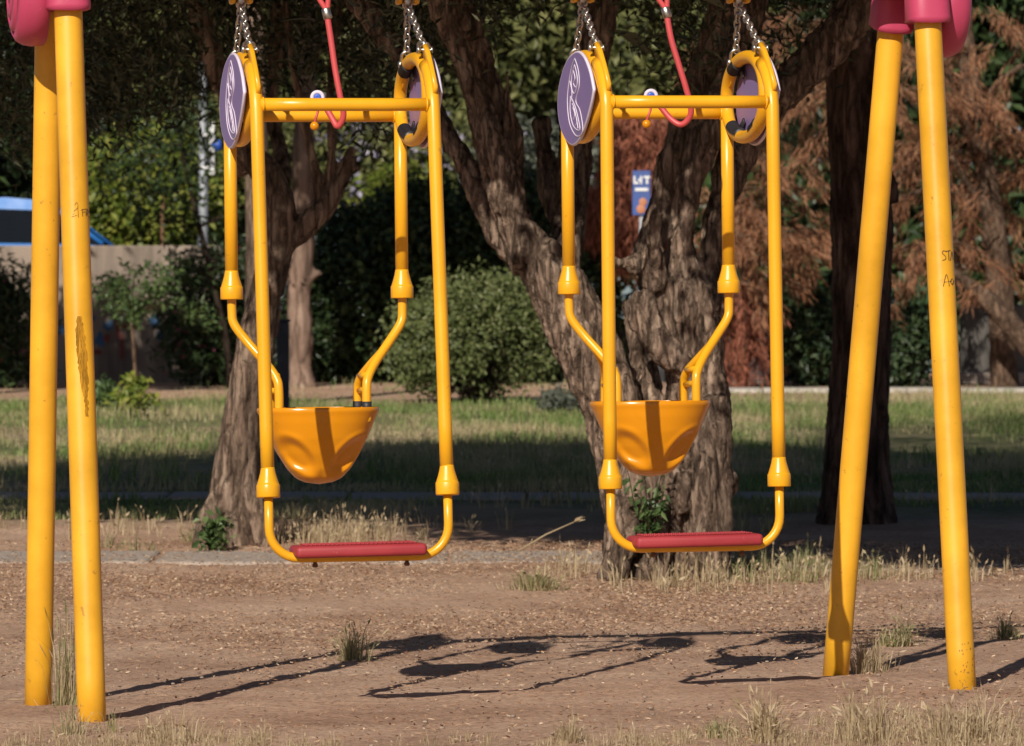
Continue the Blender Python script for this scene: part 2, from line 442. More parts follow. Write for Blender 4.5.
def fan(mb, centres, per, h, w, spread, r=rng, lean=.45, head=.2, hv=.35):
    """clumps of grass: blades spread from each centre, tallest in the middle"""
    centres = np.asarray(centres); m = len(centres)
    per_ = np.maximum(3, (per * r.uniform(.4, 1.5, m)).astype(int)); idx = np.repeat(np.arange(m), per_); n = len(idx)
    a = r.uniform(0, 2 * math.pi, n); q = np.abs(r.normal(0, 1, n)); sc = r.uniform(.6, 1.35, m)[idx]
    off = np.stack([np.cos(a), np.sin(a), np.zeros(n)], 1) * (q * spread * sc)[:, None]
    P = centres[idx] + off; P[:, 2] = ground_z(P[:, 0], P[:, 1]) - .004
    H = h * sc * np.clip(1.1 - .32 * q, .25, 1.1) * r.uniform(1 - hv, 1 + hv * .6, n)
    a = a + r.normal(0, .7, n); ln = np.clip(lean * (.25 + .55 * q) + r.normal(0, .14, n), 0, 1.3)
    dirh = np.stack([np.cos(a), np.sin(a), np.zeros(n)], 1); b = a + math.pi / 2 + r.normal(0, .6, n)
    sd = np.stack([np.cos(b), np.sin(b), np.zeros(n)], 1); W = (w * r.uniform(.6, 1.3, n))[:, None]; up = np.array([0, 0, 1.0])
    m1 = P + up * (H * .6)[:, None] + dirh * (H * ln * .35)[:, None]
    t = P + up * (H * (1 - .35 * np.minimum(ln, 1)))[:, None] + dirh * (H * ln)[:, None]
    V = np.stack([P - sd * W * .5, P + sd * W * .5, m1 + sd * W * .36, m1 - sd * W * .36, t], 1).reshape(-1, 3)
    i = np.arange(n)[:, None] * 5
    mb.add(V, np.concatenate([i, i + 1, i + 2, i + 3], 1), np.concatenate([i + 3, i + 2, i + 4], 1))
    k = r.random(n) < head
    if k.any():
        dd = unit(t[k] - m1[k]); V2, Q2 = leaves(t[k] - dd * .012, h * .26, w * 2.0, r, dd, .12, .1); mb.add(V2, Q2)

def clusters(C, per, rad, r=rng, squash=.8):
    P = np.repeat(C, per, 0); return P + r.normal(size=P.shape) * rad * np.array([1, 1, squash])

def in_ellipsoid(n, c, rad, r=rng, shell=.0):
    d = unit(r.normal(size=(n, 3))); u = r.random(n) ** (1 / 3)
    u = shell + (1 - shell) * u
    return np.asarray(c) + d * u[:, None] * np.asarray(rad)

# ------------------------------------------------------------------ trunks
def trunk_mesh(name, limbs, mat, parent, voxel=.014, ridge=.03, fine=.008, hz=7.0, vz=1.4, seed=0, pits=0.0, label=None, flute=0.0):
    """limbs: lists of (point, radius); swept, fused into one skin and roughened"""
    mb = MB()
    for lb in limbs:
        P = np.array([np.append(p, r) for p, r in lb], float)
        S = catmull(P, 6)
        mb.tube(S[:, :3], np.maximum(S[:, 3], .004), 20)
    o = mb.build(name + '_raw', None, None)
    md = o.modifiers.new('fuse', 'REMESH'); md.mode = 'VOXEL'; md.voxel_size = voxel
    sm = o.modifiers.new('soft', 'SMOOTH'); sm.factor = .6; sm.iterations = 6
    dg = bpy.context.evaluated_depsgraph_get()
    me = bpy.data.meshes.new_from_object(o.evaluated_get(dg), depsgraph=dg)
    bpy.data.objects.remove(o)
    n = len(me.vertices); V = np.zeros(n * 3, np.float32); N = np.zeros(n * 3, np.float32)
    me.vertices.foreach_get('co', V); me.vertices.foreach_get('normal', N)
    V = V.reshape(-1, 3).astype(float); N = N.reshape(-1, 3).astype(float)
    warp = np.stack([vnoise(V * 2.0, 31 + seed), vnoise(V * 2.0, 32 + seed), np.zeros(n)], 1) * .10
    q = V + warp
    r1 = 1 - np.abs(vnoise(q * np.array([hz, hz, vz]), 1 + seed)) * 2
    r2 = 1 - np.abs(vnoise(q * np.array([hz * 2.6, hz * 2.6, vz * 2.2]), 2 + seed)) * 2
    lump = vnoise(V * 3.2, 3 + seed)
    f1 = vnoise(V * np.array([38, 38, 12]), 4 + seed); f2 = vnoise(V * 60, 5 + seed)
    d = ridge * (.75 * r1 + .35 * r2 + .55 * lump) + fine * (f1 + .6 * f2)
    d -= d.mean()
    if pits:
        pn = vnoise(V * np.array([17, 17, 11]), 9 + seed)
        d -= pits * smooth(pn, .42, .62)
    V += N * d[:, None]
    if parent is not None: V -= np.array(parent.location)
    me.vertices.foreach_set('co', V.astype(np.float32).ravel())
    me.polygons.foreach_set('use_smooth', np.full(len(me.polygons), True))
    me.name = name; me.materials.clear(); me.materials.append(mat); me.update()
    ob = link(bpy.data.objects.new(name, me), parent)
    if label: ob['label'] = label
    return ob

# ================================================================== SETTING: ground
def axis(dense0, dense1, step, far0, far1):
    a = [dense0]; s = step
    while a[-1] > far0: a.append(a[-1] - s); s *= 1.22
    b = [dense1]; s = step
    while b[-1] < far1: b.append(b[-1] + s); s *= 1.22
    return np.concatenate([np.array(a[::-1]), np.arange(dense0 + step, dense1, step), np.array(b)])
gx = axis(-3.2, 3.2, .04, -300, 300); gy = axis(13.2, 27.0, .05, -40, 57.6)
gy = np.concatenate([gy, [62, 80, 120, 250, 600]])
GX, GY = np.meshgrid(gx, gy)
GZ = ground_z(GX, GY)
pp = np.stack([GX.ravel(), GY.ravel(), np.zeros(GX.size)], 1)
mic = .006 * vnoise(pp * 1.6, 71) + .0045 * vnoise(pp * 6, 72) + .004 * vnoise(pp * 19, 73)
GZ = GZ + mic.reshape(GZ.shape) * (1 - smooth(GY, 26, 34)) 
nx, ny = len(gx), len(gy)
ii = np.arange(nx * ny).reshape(ny, nx)
Q = np.stack([ii[:-1, :-1], ii[:-1, 1:], ii[1:, 1:], ii[1:, :-1]], -1).reshape(-1, 4)
ground = np_mesh('ground', np.stack([GX.ravel(), GY.ravel(), GZ.ravel()], 1), Q, M['ground'])
tag(ground, kind='structure')

def gz(X, Y): return ground_z(X, Y)

def strip(name, v0, v1, x0, x1, mat, h, joints=None, wob=.05):
    """a long low slab lying across the lawn"""
    y0 = ground_at(512, v0)[1]; y1 = ground_at(512, v1)[1]
    ya, yb = min(y0, y1), max(y0, y1)
    mb = MB()
    xs = np.arange(x0, x1, joints or 1.2)
    r = random.Random(v0)
    for i, x in enumerate(xs):
        w = (joints or 1.2) - .014
        cy = (ya + yb) / 2 + r.uniform(-wob, wob) * .3
        z = float(ground_z(x + w / 2, cy))
        rot = Matrix.Rotation(.027 + r.uniform(-.006, .006), 3, 'X') @ Matrix.Rotation(r.uniform(-.008, .008), 3, 'Z')
        mb.box((x + w / 2, cy, z + h / 2 - .05 + r.uniform(-.004, .004)), (w, (yb - ya) * r.uniform(.8, 1.05), h + .1), rot, .02, 2)
    o = mb.build(name, mat, smooth_=False)
    return tag(o, kind='structure')
strip('path', 564, 552, -9, .15, M['slab'], .009, 1.45)
strip('path', 572, 563, 1.15, 8, M['slab'], .009, 1.45)
strip('path', 500, 494, -12, 12, M['slab'], .015, 1.1)
k = strip('kerb', 392.8, 391.2, 1.6, 16, M['kerb'], .045, 1.0)

# raised street behind the concrete wall
st = MB(); st.box((-9.5, 76, .85), (27, 42, 1.7)); tag(st.build('road', M['asphalt'], smooth_=False), kind='structure')

# ================================================================== SWING STAND
TH = R(11)
E = np.array([math.cos(TH), math.sin(TH), 0]); Pp = np.array([-math.sin(TH), math.cos(TH), 0])

def leg_pts(u0, v0, Y0, u1, v1, Y1, ztop=2.40):
    a = at(u0, v0, Y0); b = at(u1, v1, Y1); d = b - a
    t = a + d * (ztop - a[2]) / d[2]
    return a - d / np.linalg.norm(d) * .05, t
legs = {
 'LF': leg_pts(92, 722, 15.10, 68.5, 20, 15.34), 'LR': leg_pts(38.3, 705, 15.95, 48.5, 50, 15.68),
 'RF': leg_pts(962.5, 692, 15.65, 928, 25, 15.88), 'RR': leg_pts(836, 672, 16.47, 890, 40, 16.22)}
LEGR = .0445
beam_z = 2.385
def mid_top(a, b):
    m = (legs[a][1] + legs[b][1]) / 2; m[2] = beam_z; return m
BL, BR = mid_top('LF', 'LR'), mid_top('RF', 'RR')
E = BR - BL; E[2] = 0; E /= np.linalg.norm(E)          # the beam's own direction
stand_base = np.array([*((BL + BR) / 2)[:2], 0]); stand_base[2] = float(ground_z(*stand_base[:2]))
stand = thing('swing_stand', 'yellow tubular swing stand with pink end caps standing on bare dirt', 'swing stand', stand_base)

def bez_leg(k, name='leg', label=None):
    a, b = legs[k]; mb = MB()
    n = 14; P = np.array([a + (b - a) * t for t in np.linspace(0, 1, n)])
    mb.tube(P, LEGR, 40)
    return mb.build(name, M['yellow_leg'], stand, shift=stand.location, label=label)
bez_leg('LF', label='yellow front leg with a long brown scuff and faint scratched letters')
bez_leg('LR'); bez_leg('RF', label='yellow front leg with small handwriting in dark marker'); bez_leg('RR')
mb = MB(); mb.tube(np.array([BL - E * .12, BL, (BL + BR) / 2, BR, BR + E * .12]), .052, 28)
mb.build('top_beam', M['yellow'], stand, shift=stand.location)

def leg_surface(k, z, ang, lift=.0012):
    """point on a leg at height z, ang radians to the right of the side that faces the camera"""
    a, b = legs[k]; d = (b - a); c = a + d * (z - a[2]) / d[2]
    n = np.array([math.sin(ang), -math.cos(ang), 0]); ax = d / np.linalg.norm(d)
    n = n - ax * n.dot(ax); n /= np.linalg.norm(n)
    return c + n * (LEGR + lift)
def leg_uv(k, u, v):
    """surface point of a leg seen at a pixel"""
    a, b = legs[k]; Y = (a[1] + b[1]) / 2
    z = CAMZ + (373 - v) * Y / F
    c = a + (b - a) * (z - a[2]) / (b - a)[2]
    s = ((u - 512) * c[1] / F - c[0]) / LEGR
    return z, math.asin(max(-.98, min(.98, s)))
def writing(k, strokes, r=.0011):
    mb = MB()
    for st_ in strokes:
        P = []
        for (u, v) in st_:
            z, a = leg_uv(k, u, v); P.append(leg_surface(k, z, a))
        P = np.array(P)
        if len(P) > 2: P = catmull(P, 4)
        mb.tube(P, r, 6)
    return mb
writing('RF', [
  [(945.2, 253.5), (942.2, 252.5), (941.2, 255), (944.2, 258), (944.2, 261), (941.2, 262)],
  [(944.7, 253), (949.2, 252)], [(947.2, 252.5), (947.7, 262)], [(949.2, 262), (950.8, 253), (952.2, 261)],
  [(942.2, 288), (945.2, 276), (948.2, 288)], [(942.7, 284), (950.2, 283)], [(951.2, 280), (949.2, 283), (951.2, 286), (952.8, 281)],
  ]).build('marker_writing', M['ink'], stand, shift=stand.location, label='two short lines of dark handwriting')
writing('LF', [
  [(76, 207), (78, 204), (79, 209), (75, 213)], [(74, 216), (84, 211), (88, 210)], [(79, 210), (79.5, 219)],
  [(83, 210.5), (83.5, 218)], [(83, 214), (86, 213)], [(86.5, 217), (87, 211), (89, 213), (87, 214.5), (89.5, 218)],
  [(73, 218.5), (78, 217)]], .0006).build('scratched_letters', M['ink'], stand, shift=stand.location)
# long worn patch on the near left leg
mb = MB(); rr = random.Random(3); rows = 40; row = []
for i in range(rows):
    t = i / (rows - 1); v = 318 + t * 100
    wl = (1.4 + 3.6 * math.sin(math.pi * min(1, t * 1.25)) ** .7) * (1 - .35 * t); cx = 80.5 + t * 8
    l = cx - wl - rr.uniform(0, 1.6); q = cx + wl * .8 + rr.uniform(0, 1.6)
    for s in range(5):
        z, a = leg_uv('LF', l + (q - l) * s / 4, v); row.append(leg_surface('LF', z, a, .0007))
q = [(i * 5 + s, i * 5 + s + 1, (i + 1) * 5 + s + 1, (i + 1) * 5 + s) for i in range(rows - 1) for s in range(4)]
mb.add(row, q); mb.build('scuff_mark', M['scuff'], stand, shift=stand.location, label='long brown scuffed patch of worn paint')
# chipped paint near the right foot
mb = MB(); rr = random.Random(9)
for _ in range(46):
    u0 = rr.uniform(958, 974); v0 = 640 + rr.random() ** .7 * 48; s = rr.uniform(.25, .8); pts = []
    for j in range(7):
        a_ = j / 7 * 2 * math.pi; z, a = leg_uv('RF', u0 + math.cos(a_) * s * rr.uniform(.5, 1), v0 + math.sin(a_) * s * rr.uniform(.8, 2.2))
        pts.append(leg_surface('RF', z, a, .0006))
    mb.add(pts, ngons=[list(range(7))])
mb.build('rust_spots', M['rustspot'], stand, shift=stand.location)

def end_cap(Bc, sgn, kf, kr):
    """pink plastic cover over the top of one A-frame"""
    out = -E * sgn                                   # outward along the beam
    c = Bc + out * (.075 if sgn > 0 else .10); c = c + np.array([0, 0, -.075])
    root = MB()
    prof = [(.002, .082), (.045, .082), (.050, .073), (.056, .073), (.061, .084), (.088, .082), (.093, .072), (.099, .072), (.104, .081),
            (.128, .077), (.133, .066), (.139, .066), (.144, .073), (.162, .066), (.174, .050), (.178, .030), (.174, .004), (.165, 0), (.002, 0)]
    root.lathe([(r_, h_ * 1.4 - .035) for r_, h_ in prof], c, out, 56, cap=True)
    cap = root.build('end_cap', M['pink'], stand, shift=stand.location)
    for k_ in (kf, kr):
        a, b = legs[k_]; ax = (b - a) / np.linalg.norm(b - a)
        z0 = 2.215 if k_ in ('LR', 'RR') else 2.225
        z0 += {'LF': .012, 'RF': .012, 'LR': .06, 'RR': .025}[k_]
        base = a + ax * (z0 - a[2]) / ax[2]
        N = E - ax * E.dot(ax); N /= np.linalg.norm(N); B = np.cross(ax, N)
        sl = MB(); seg = 40; V = []
        for h, rr_ in ((0, .066), (.006, .070), (.09, .067), (.25, .060), (.255, .050), (.10, .056), (0, .060)):
            for j in range(seg):
                t = j / seg * 2 * math.pi; cx, cy = math.cos(t), math.sin(t)
                m_ = (abs(cx) ** 3.2 + abs(cy) ** 3.2) ** (-1 / 3.2)
                skew = .014 * (cy) if h == 0 else 0
                V.append(base + ax * (h + skew) + N * cx * m_ * rr_ * 1.0 + B * cy * m_ * rr_ * 1.05)
        q = [(i * seg + j, i * seg + (j + 1) % seg, (i + 1) * seg + (j + 1) % seg, (i + 1) * seg + j) for i in range(6) for j in range(seg)]
        q += [(6 * seg + j, 6 * seg + (j + 1) % seg, (j + 1) % seg, j) for j in range(seg)]
        sl.add(V, q); sl.build('sleeve', M['pink'], cap)
        cap.children[-1].location = (0, 0, 0)
        me = cap.children[-1].data
        me.transform(Matrix.Translation(-Vector(stand.location)))
    # clamp plate that carries the beam
    pl = MB(); pl.box(Bc - out * .03 + np.array([0, 0, .03]), (.05, .30, .16), Matrix.Rotation(math.atan2(E[1], E[0]), 3, 'Z'), .015)
    p_ = pl.build('clamp', M['pink'], cap, shift=stand.location)
    return cap
end_cap(BL, 1, 'LF', 'LR'); end_cap(BR, -1, 'RF', 'RR')

# ================================================================== SWINGS
def ring_pts(x, y0, zc, sy, sz, n=64):
    t = np.arange(n) * 2 * math.pi / n
    e = 2 / 2.15
    return np.stack([np.full(n, x), y0 + sy * np.sign(np.cos(t)) * np.abs(np.cos(t)) ** e, zc + sz * np.sign(np.sin(t)) * np.abs(np.sin(t)) ** e], 1)

def stadium_link(c, axis_, side, L, W, wire):
    """one chain link: a closed oval of wire"""
    t = np.arange(14) * 2 * math.pi / 14
    a = np.sign(np.cos(t)) * np.abs(np.cos(t)) ** .8 * L / 2; b = np.sign(np.sin(t)) * np.abs(np.sin(t)) ** .8 * W / 2
    return np.asarray(c) + a[:, None] * axis_ + b[:, None] * side

def chain(mb, p, q, pitch=.0235):
    p, q = np.asarray(p), np.asarray(q); d = q - p; L = np.linalg.norm(d); d = d / L
    n = max(2, int(round(L / pitch)))
    s0 = np.cross(d, [0, 1, 0.2]); s0 /= np.linalg.norm(s0); s1 = np.cross(d, s0)
    for i in range(n):
        c = p + d * L * (i + .5) / n
        k = (s0 + s1) / 1.414 if i % 2 else (s0 - s1) / 1.414
        mb.tube(stadium_link(c, d, k, L / n + .0115, .0205, .004), .0036, 7, closed=True)

def shackle(mb, c, up, ax):
    """D shackle: a bow and its pin"""
    up = np.asarray(up, float) / np.linalg.norm(up); ax = np.asarray(ax, float) / np.linalg.norm(ax)
    P = [c + ax * .017 * s + up * h for s, h in ((1, -.006), (1, .022), (.85, .038), (0, .047), (-.85, .038), (-1, .022), (-1, -.006))]
    mb.tube(catmull(np.array(P), 5), .0055, 9)
    mb.tube(np.array([c - ax * .020, c + ax * .020]), .006, 9)
    mb.lathe([(.012, 0), (.012, .009)], c - ax * .027, ax, 10); mb.lathe([(.011, 0), (.011, .007)], c + ax * .017, ax, 8)

DISC = None
def disc_outline():
    """rounded panel, drawn out to one corner at the front"""
    P = [(-.285, .012), (-.235, .070), (-.15, .122), (-.05, .146), (.07, .138), (.17, .108), (.25, .052), (.275, -.015), (.235, -.080),
         (.15, -.126), (.04, -.148), (-.07, -.132), (-.17, -.085), (-.25, -.028)]
    P = np.array(P)
    out = [P[0]]
    S = catmull(np.vstack([P[0] * 1.0, P[1:], P[0]]), 5)
    return S[:-1]

EMBLEM = [  # (depth, height) lines of the pale figure on the panel
 [(-.02, .128), (-.075, .085), (-.085, .035), (-.03, -.010), (-.095, -.045), (-.135, -.105), (-.09, -.125), (-.01, -.118), (.075, -.075), (.105, -.01), (.085, .045), (.035, .100), (-.02, .128)],
 [(-.015, .108), (-.05, .075), (-.055, .045), (-.012, .015), (.035, .035), (.03, .075), (-.015, .108)],
 [(.055, .01), (.01, -.012), (-.035, -.04), (-.09, -.1), (-.05, -.105), (.02, -.085), (.062, -.04), (.055, .01)],
 [(.02, -.028), (-.01, -.05), (.012, -.07)], [(-.015, -.05), (-.045, -.075), (-.02, -.09)],
 [(.005, .09), (-.02, .065), (.005, .048), (-.025, .035)], [(.062, .06), (.03, .02), (.05, -.01)], [(.03, -.015), (0, -.03), (-.03, -.06), (-.06, -.1)]]

def make_swing(label, Xc, Yc, W, splay, dz, flare=.015, worn=True, lean=0.0):
    base_z = float(ground_z(Xc, Yc))
    root = thing('parent_child_swing', label, 'swing', (Xc + .019, Yc, base_z), 'yellow swings hanging from the stand')
    root.rotation_euler = (0, R(-.6), TH)
    h = W / 2; z = lambda Z: Z + dz - base_z
    yf, yr = -.31, .31
    zr, sy, sz, yc = z(1.978), .262, .130, .048
    T = .0212
    yb = lambda Z: yf - splay * np.clip((1.94 - Z) / 1.2, 0, 1.2)       # front uprights lean out towards the bottom
    for sx in (-1, 1):
        x = sx * h
        mb = MB(); mb.tube(ring_pts(x, yc, zr, sy, sz), T, 22, closed=True)
        ring = mb.build('side_ring', M['yellow'], root)
        # black ribbed straps round the ring holding the panel
        for ang in (1.05, 4.15, 5.25):
            sp = MB(); t = ang + np.linspace(-1, 1, 19) * (.30 if ang > 5 else .17); e = 2 / 2.15
            pts = np.stack([np.full(19, x), yc + .007 * -np.cos(t) + sy * np.sign(np.cos(t)) * np.abs(np.cos(t)) ** e, zr - .007 * np.sin(t) + sz * np.sign(np.sin(t)) * np.abs(np.sin(t)) ** e], 1)
            sp.tube(pts, [T + (.0022 if i % 2 else -.0016) for i in range(19)], 20)
            # ear that reaches the panel
            mid = pts[9]; inn = np.array([0, yc - mid[1], zr - mid[2]]); inn /= np.linalg.norm(inn)
            sp.prism([(-.02, 0), (.02, 0), (.006, .062), (-.006, .062)], mid + np.array([sx * .012, 0, 0]), np.cross(inn, [1, 0, 0]), inn, np.array([sx, 0, 0]), .006)
            sp.build('panel_strap', M['black'], root)
        # purple panel on the outside of the ring
        pn = MB(); O = disc_outline()
        pn.prism(O, (x + sx * (T + .004), .012, zr - .006), (0, 1, 0), (0, 0, 1), (sx, 0, 0), .012, .0)
        panel = pn.build('side_panel', M['purple'], root, smooth_=False)
        ed = MB(); Oc = np.array([(x + sx * (T + .0105), .012 + a, zr - .006 + b) for a, b in O * .992])
        ed.tube(Oc, .0058, 8, closed=True); ed.build('panel_rim', M['pale'], panel)
        if sx < 0:
            em = MB()
            for ln in EMBLEM:
                C = catmull(np.array(ln), 5)
                P3 = np.stack([np.full(len(C), x + sx * (T + .0163)), C[:, 0] + .017, zr - .006 + C[:, 1]], 1)
                em.tube(P3, .0019, 6)
            em.build('emblem', M['pale'], panel)
        # uprights
        fu = MB(); Zs = np.concatenate([[1.985], np.linspace(1.93, .79, 9)])
        fp = [(x, -.175, z(2.074)), (x, -.215, z(2.056)), (x, -.25, z(2.030)), (x, -.28, z(1.998)), (x, -.30, z(1.965))] + [(x * (1 + flare * (1.94 - Z)) + lean * (1.94 - Z) / 1.2, float(yb(Z)), z(Z)) for Z in Zs[1:]]
        fu.tube(np.array(fp), T, 24); fu.build('front_upright', M['yellow'], root)
        ru = MB(); ru.tube(np.array([(x, yr, z(Z)) for Z in (1.985, 1.7, 1.40)]), T, 24); ru.build('rear_upright', M['yellow'], root)
        # flared sleeves at the bottom of the tubes
        bell = [(T, .094), (T + .0012, .088), (T + .0035, .076), (T + .0085, .058), (T + .0125, .046), (T + .0135, .041), (.0362, .0405), (.0372, .038), (.0372, .003), (.0358, 0), (.016, 0)]
        for (yy, Zb, nm) in ((float(yb(.715)), .715, 0), (yr, 1.342, 1)):
            s_ = MB(); axd = np.array([0, (float(yb(.9)) - float(yb(.7))) / .2 if nm == 0 else 0, 1.0])
            s_.lathe(bell, ((x * (1 + flare * 1.22) + lean if nm == 0 else x), yy, z(Zb)), axd, 30); s_.build('tube_sleeve', M['yellow'], root)
        # lugs, shackles and chains
        top = np.array([sx * (h - .010), .095, z(2.290)])
        for (yy, zz, ny) in ((-.152, 2.124, -1), (.20, 2.098, 1)):
            lg = MB()
            foot = np.array([x + .004, -.322 if ny < 0 else .300, zr + (.012 if ny < 0 else .045)])
            tip = np.array([x + .004, yy, z(zz)])
            d = tip - foot; L = np.linalg.norm(d); d /= L; nrm = np.cross([1, 0, 0], d)
            O2 = [(-.004, -.026), (L * .55, -.032), (L * .86, -.028), (L + .010, -.017), (L + .019, 0), (L + .012, .017), (L * .8, .027), (L * .4, .024), (-.004, .014)]
            lg.prism(O2, foot + np.array([-.006, 0, 0]), d, nrm, (1, 0, 0), .013, .002)
            lg.build('lug', M['yellow'], root)
            sh = MB(); cd = top - tip; shackle(sh, tip + cd / np.linalg.norm(cd) * .002, cd, (1, 0, 0)); sh.build('shackle', M['chain'], root)
            ch = MB(); a0 = tip + cd / np.linalg.norm(cd) * .040; chain(ch, a0, top); ch.build('chain', M['chain'], root)
        hg = MB()
        hg.lathe([(.004, -.02), (.016, -.012), (.018, .01), (.014, .03)], top, (0, 0, 1), 16)
        hg.tube(np.array([top + [0, 0, .02], [top[0], top[1], z(2.37)]]), .012, 12)
        hgo = hg.build('swivel', M['chain'], root)
        y2 = MB(); y2.box(top + np.array([-.028, 0, .022]), (.018, .05, .05), None, .007); y2.box(top + np.array([.028, 0, .022]), (.018, .05, .05), None, .007)
        y2.build('hanger', M['yellow'], root)
        # arm of the bucket seat: thin tube that swings inward, then forks
        arm = MB(); r_ = .0148
        P = np.array([(x, yr, z(1.37)), (x, yr, z(1.305)), (sx * (h - .006), .305, z(1.262)), (sx * (h - .045), .287, z(1.205)), (sx * (h - .100), .250, z(1.135)),
                      (sx * (h - .130), .222, z(1.085)), (sx * (h - .137), .212, z(1.045)), (sx * (h - .137), .21, z(.94))])
        arm.tube(catmull(P, 7), r_, 16)
        P = np.array([(sx * (h - .075), .267, z(1.167)), (sx * (h - .112), .315, z(1.118)), (sx * (h - .132), .375, z(1.078)), (sx * (h - .137), .398, z(1.035)), (sx * (h - .137), .40, z(.94))])
        arm.tube(catmull(P, 7), r_, 16)
        for Zc in (1.092, 1.045):
            arm.tube(np.array([(sx * (h - .133), .218, z(Zc)), (sx * (h - .133), .392, z(Zc - .004))]), .0105, 12)
        arm.build('seat_arm', M['yellow'], root)
        for yy in (.21, .40) if worn and sx > 0 else ():
            fr = MB(); fr.lathe([(.0155, 0), (.0160, .004), (.0155, .022)], (sx * (h - .137), yy, z(.984)), (0, 0, 1), 16); fr.build('ferrule', M['black'], root)
    for (yy, Z) in ((yf, 1.943), (yr, 1.940)):
        cb = MB(); cb.tube(np.array([(-h + .012, yy + .004, z(Z)), (-h * .4, yy + .004, z(Z)), (h * .4, yy + .004, z(Z)), (h - .012, yy + .004, z(Z))]), .0205, 24); [cb.tube(np.array([(s_ * (h - .0215) , yy + .004 + .0215 * math.cos(a_), z(Z) + .0215 * math.sin(a_)) for a_ in np.arange(20) * math.pi / 10]), .0032, 7, closed=True) for s_ in (-1, 1)]; cb.build('crossbar', M['yellow'], root)
    # low bar that carries the red seat
    ys = float(yb(.60)); ra = .095; h0 = h; h = h * (1 + flare * 1.22)
    P = [(-h, float(yb(.73)), z(.74)), (-h, ys, z(.526 + ra + .01))]
    for a in np.linspace(0, math.pi / 2, 9): P.append((-h + ra - ra * math.cos(a), ys, z(.526 + ra - ra * math.sin(a))))
    for a in np.linspace(math.pi / 2, 0, 9): P.append((h - ra + ra * math.cos(a), ys, z(.526 + ra - ra * math.sin(a))))
    P += [(h, ys, z(.526 + ra + .01)), (h, float(yb(.73)), z(.74))]
    P = np.array(P) + np.array([lean, 0, 0]); keep = [0] + [i for i in range(1, len(P)) if np.linalg.norm(P[i] - P[i - 1]) > 1e-4]
    mb = MB(); mb.tube(P[keep], .0142, 18); mb.build('lower_bar', M['yellow'], root)
    sb = MB(); sb.box((lean - .004, ys, z(.548)), (.412, .17, .037), Matrix.Rotation(R(-.6), 3, 'Y'), .0135, 4)
    seat = sb.build('seat_board', M['red'], root)
    gr = MB()
    for i in range(26):
        for j in range(5): gr.ball((lean - .004 - .17 + i * .0136, ys - .064 + j * .032, z(.5675) + i * .00014), .0042, 6, 5, (1, 1, .7))
    gr.build('grip_studs', M['red'], seat)
    for bx_ in (-.14, .15):
        bo = MB(); bo.lathe([(.006, 0), (.009, .003), (.009, .010), (.006, .012), (.006, .03)], (lean + bx_, ys, z(.496)), (0, 0, 1), 10); bo.build('bolt', M['rust'], root)
    # bucket seat: a deep bowl with a leg hollow each side of its front
    nt_, nph = 44, 96
    tt = np.concatenate([[0, .012], np.linspace(.035, 1, nt_ - 2)])
    a_t = np.interp(tt, [0, .04, .10, .2, .4, .6, .8, .92, .975, 1], [.197, .200, .192, .181, .159, .134, .103, .075, .047, .004])
    b_t = np.interp(tt, [0, .04, .10, .2, .4, .6, .8, .92, .975, 1], [.160, .164, .160, .157, .146, .127, .101, .075, .048, .004])
    D = .250; V = []
    for t, a, b in zip(tt, a_t, b_t):
        ph = np.arange(nph) * 2 * math.pi / nph; e = 2 / 2.3
        X = a * np.sign(np.cos(ph)) * np.abs(np.cos(ph)) ** e; Y = b * np.sign(np.sin(ph)) * np.abs(np.sin(ph)) ** e
        Z = np.full(nph, -D * t)
        fr_ = smooth(-Y / max(b, 1e-3), -.05, .35)
        for s in (-1, 1):
            dx, dzz = (X - s * .083), (Z + .155)
            ca, sa = math.cos(s * .80), math.sin(s * .80)
            uu = dx * ca + dzz * sa; ww = -dx * sa + dzz * ca
            rad = np.sqrt((uu / .082) ** 2 + (ww / .036) ** 2)
            k_ = (1 - smooth(rad, .5, 1.05)) * fr_
            Y = Y + .021 * k_; X = X - s * .004 * k_
            Y = Y - .004 * np.exp(-((rad - 1.12) / .16) ** 2) * fr_ * min(1, max(0, (t - .16) / .2))
        V.append(np.stack([X, Y, Z], 1))
    Vo = np.concatenate(V); Vi = Vo * np.array([.93, .92, .94]) + np.array([0, 0, 0])
    Vi[:nph, 2] = 0
    q = [(i * nph + (j + 1) % nph, i * nph + j, (i + 1) * nph + j, (i + 1) * nph + (j + 1) % nph) for i in range(nt_ - 1) for j in range(nph)]
    n0 = nph * nt_
    qi = [(n0 + b_, n0 + a_, n0 + d_, n0 + c_) for a_, b_, c_, d_ in q]
    qr = [(j, (j + 1) % nph, n0 + (j + 1) % nph, n0 + j) for j in range(nph)]
    bk = MB(); bk.add(np.concatenate([Vo, Vi]) + np.array([-.003, .30, z(.988)]), q + qi + qr, ngons=[list(range((nt_ - 1) * nph, nt_ * nph))[::-1], list(range(n0 + (nt_ - 1) * nph, n0 + nt_ * nph))])
    bk.build('bucket_seat', M['orange'], root)
    return root

make_swing('yellow swing with red board and orange bucket seat, in front of the slim leaning tree', -.582, 15.69, .562, .10, 0, .006, True, .012)
make_swing('yellow swing with red board and orange bucket seat, in front of the thick gnarled trunk', .507, 15.90, .541, .02, .020, .014, False)

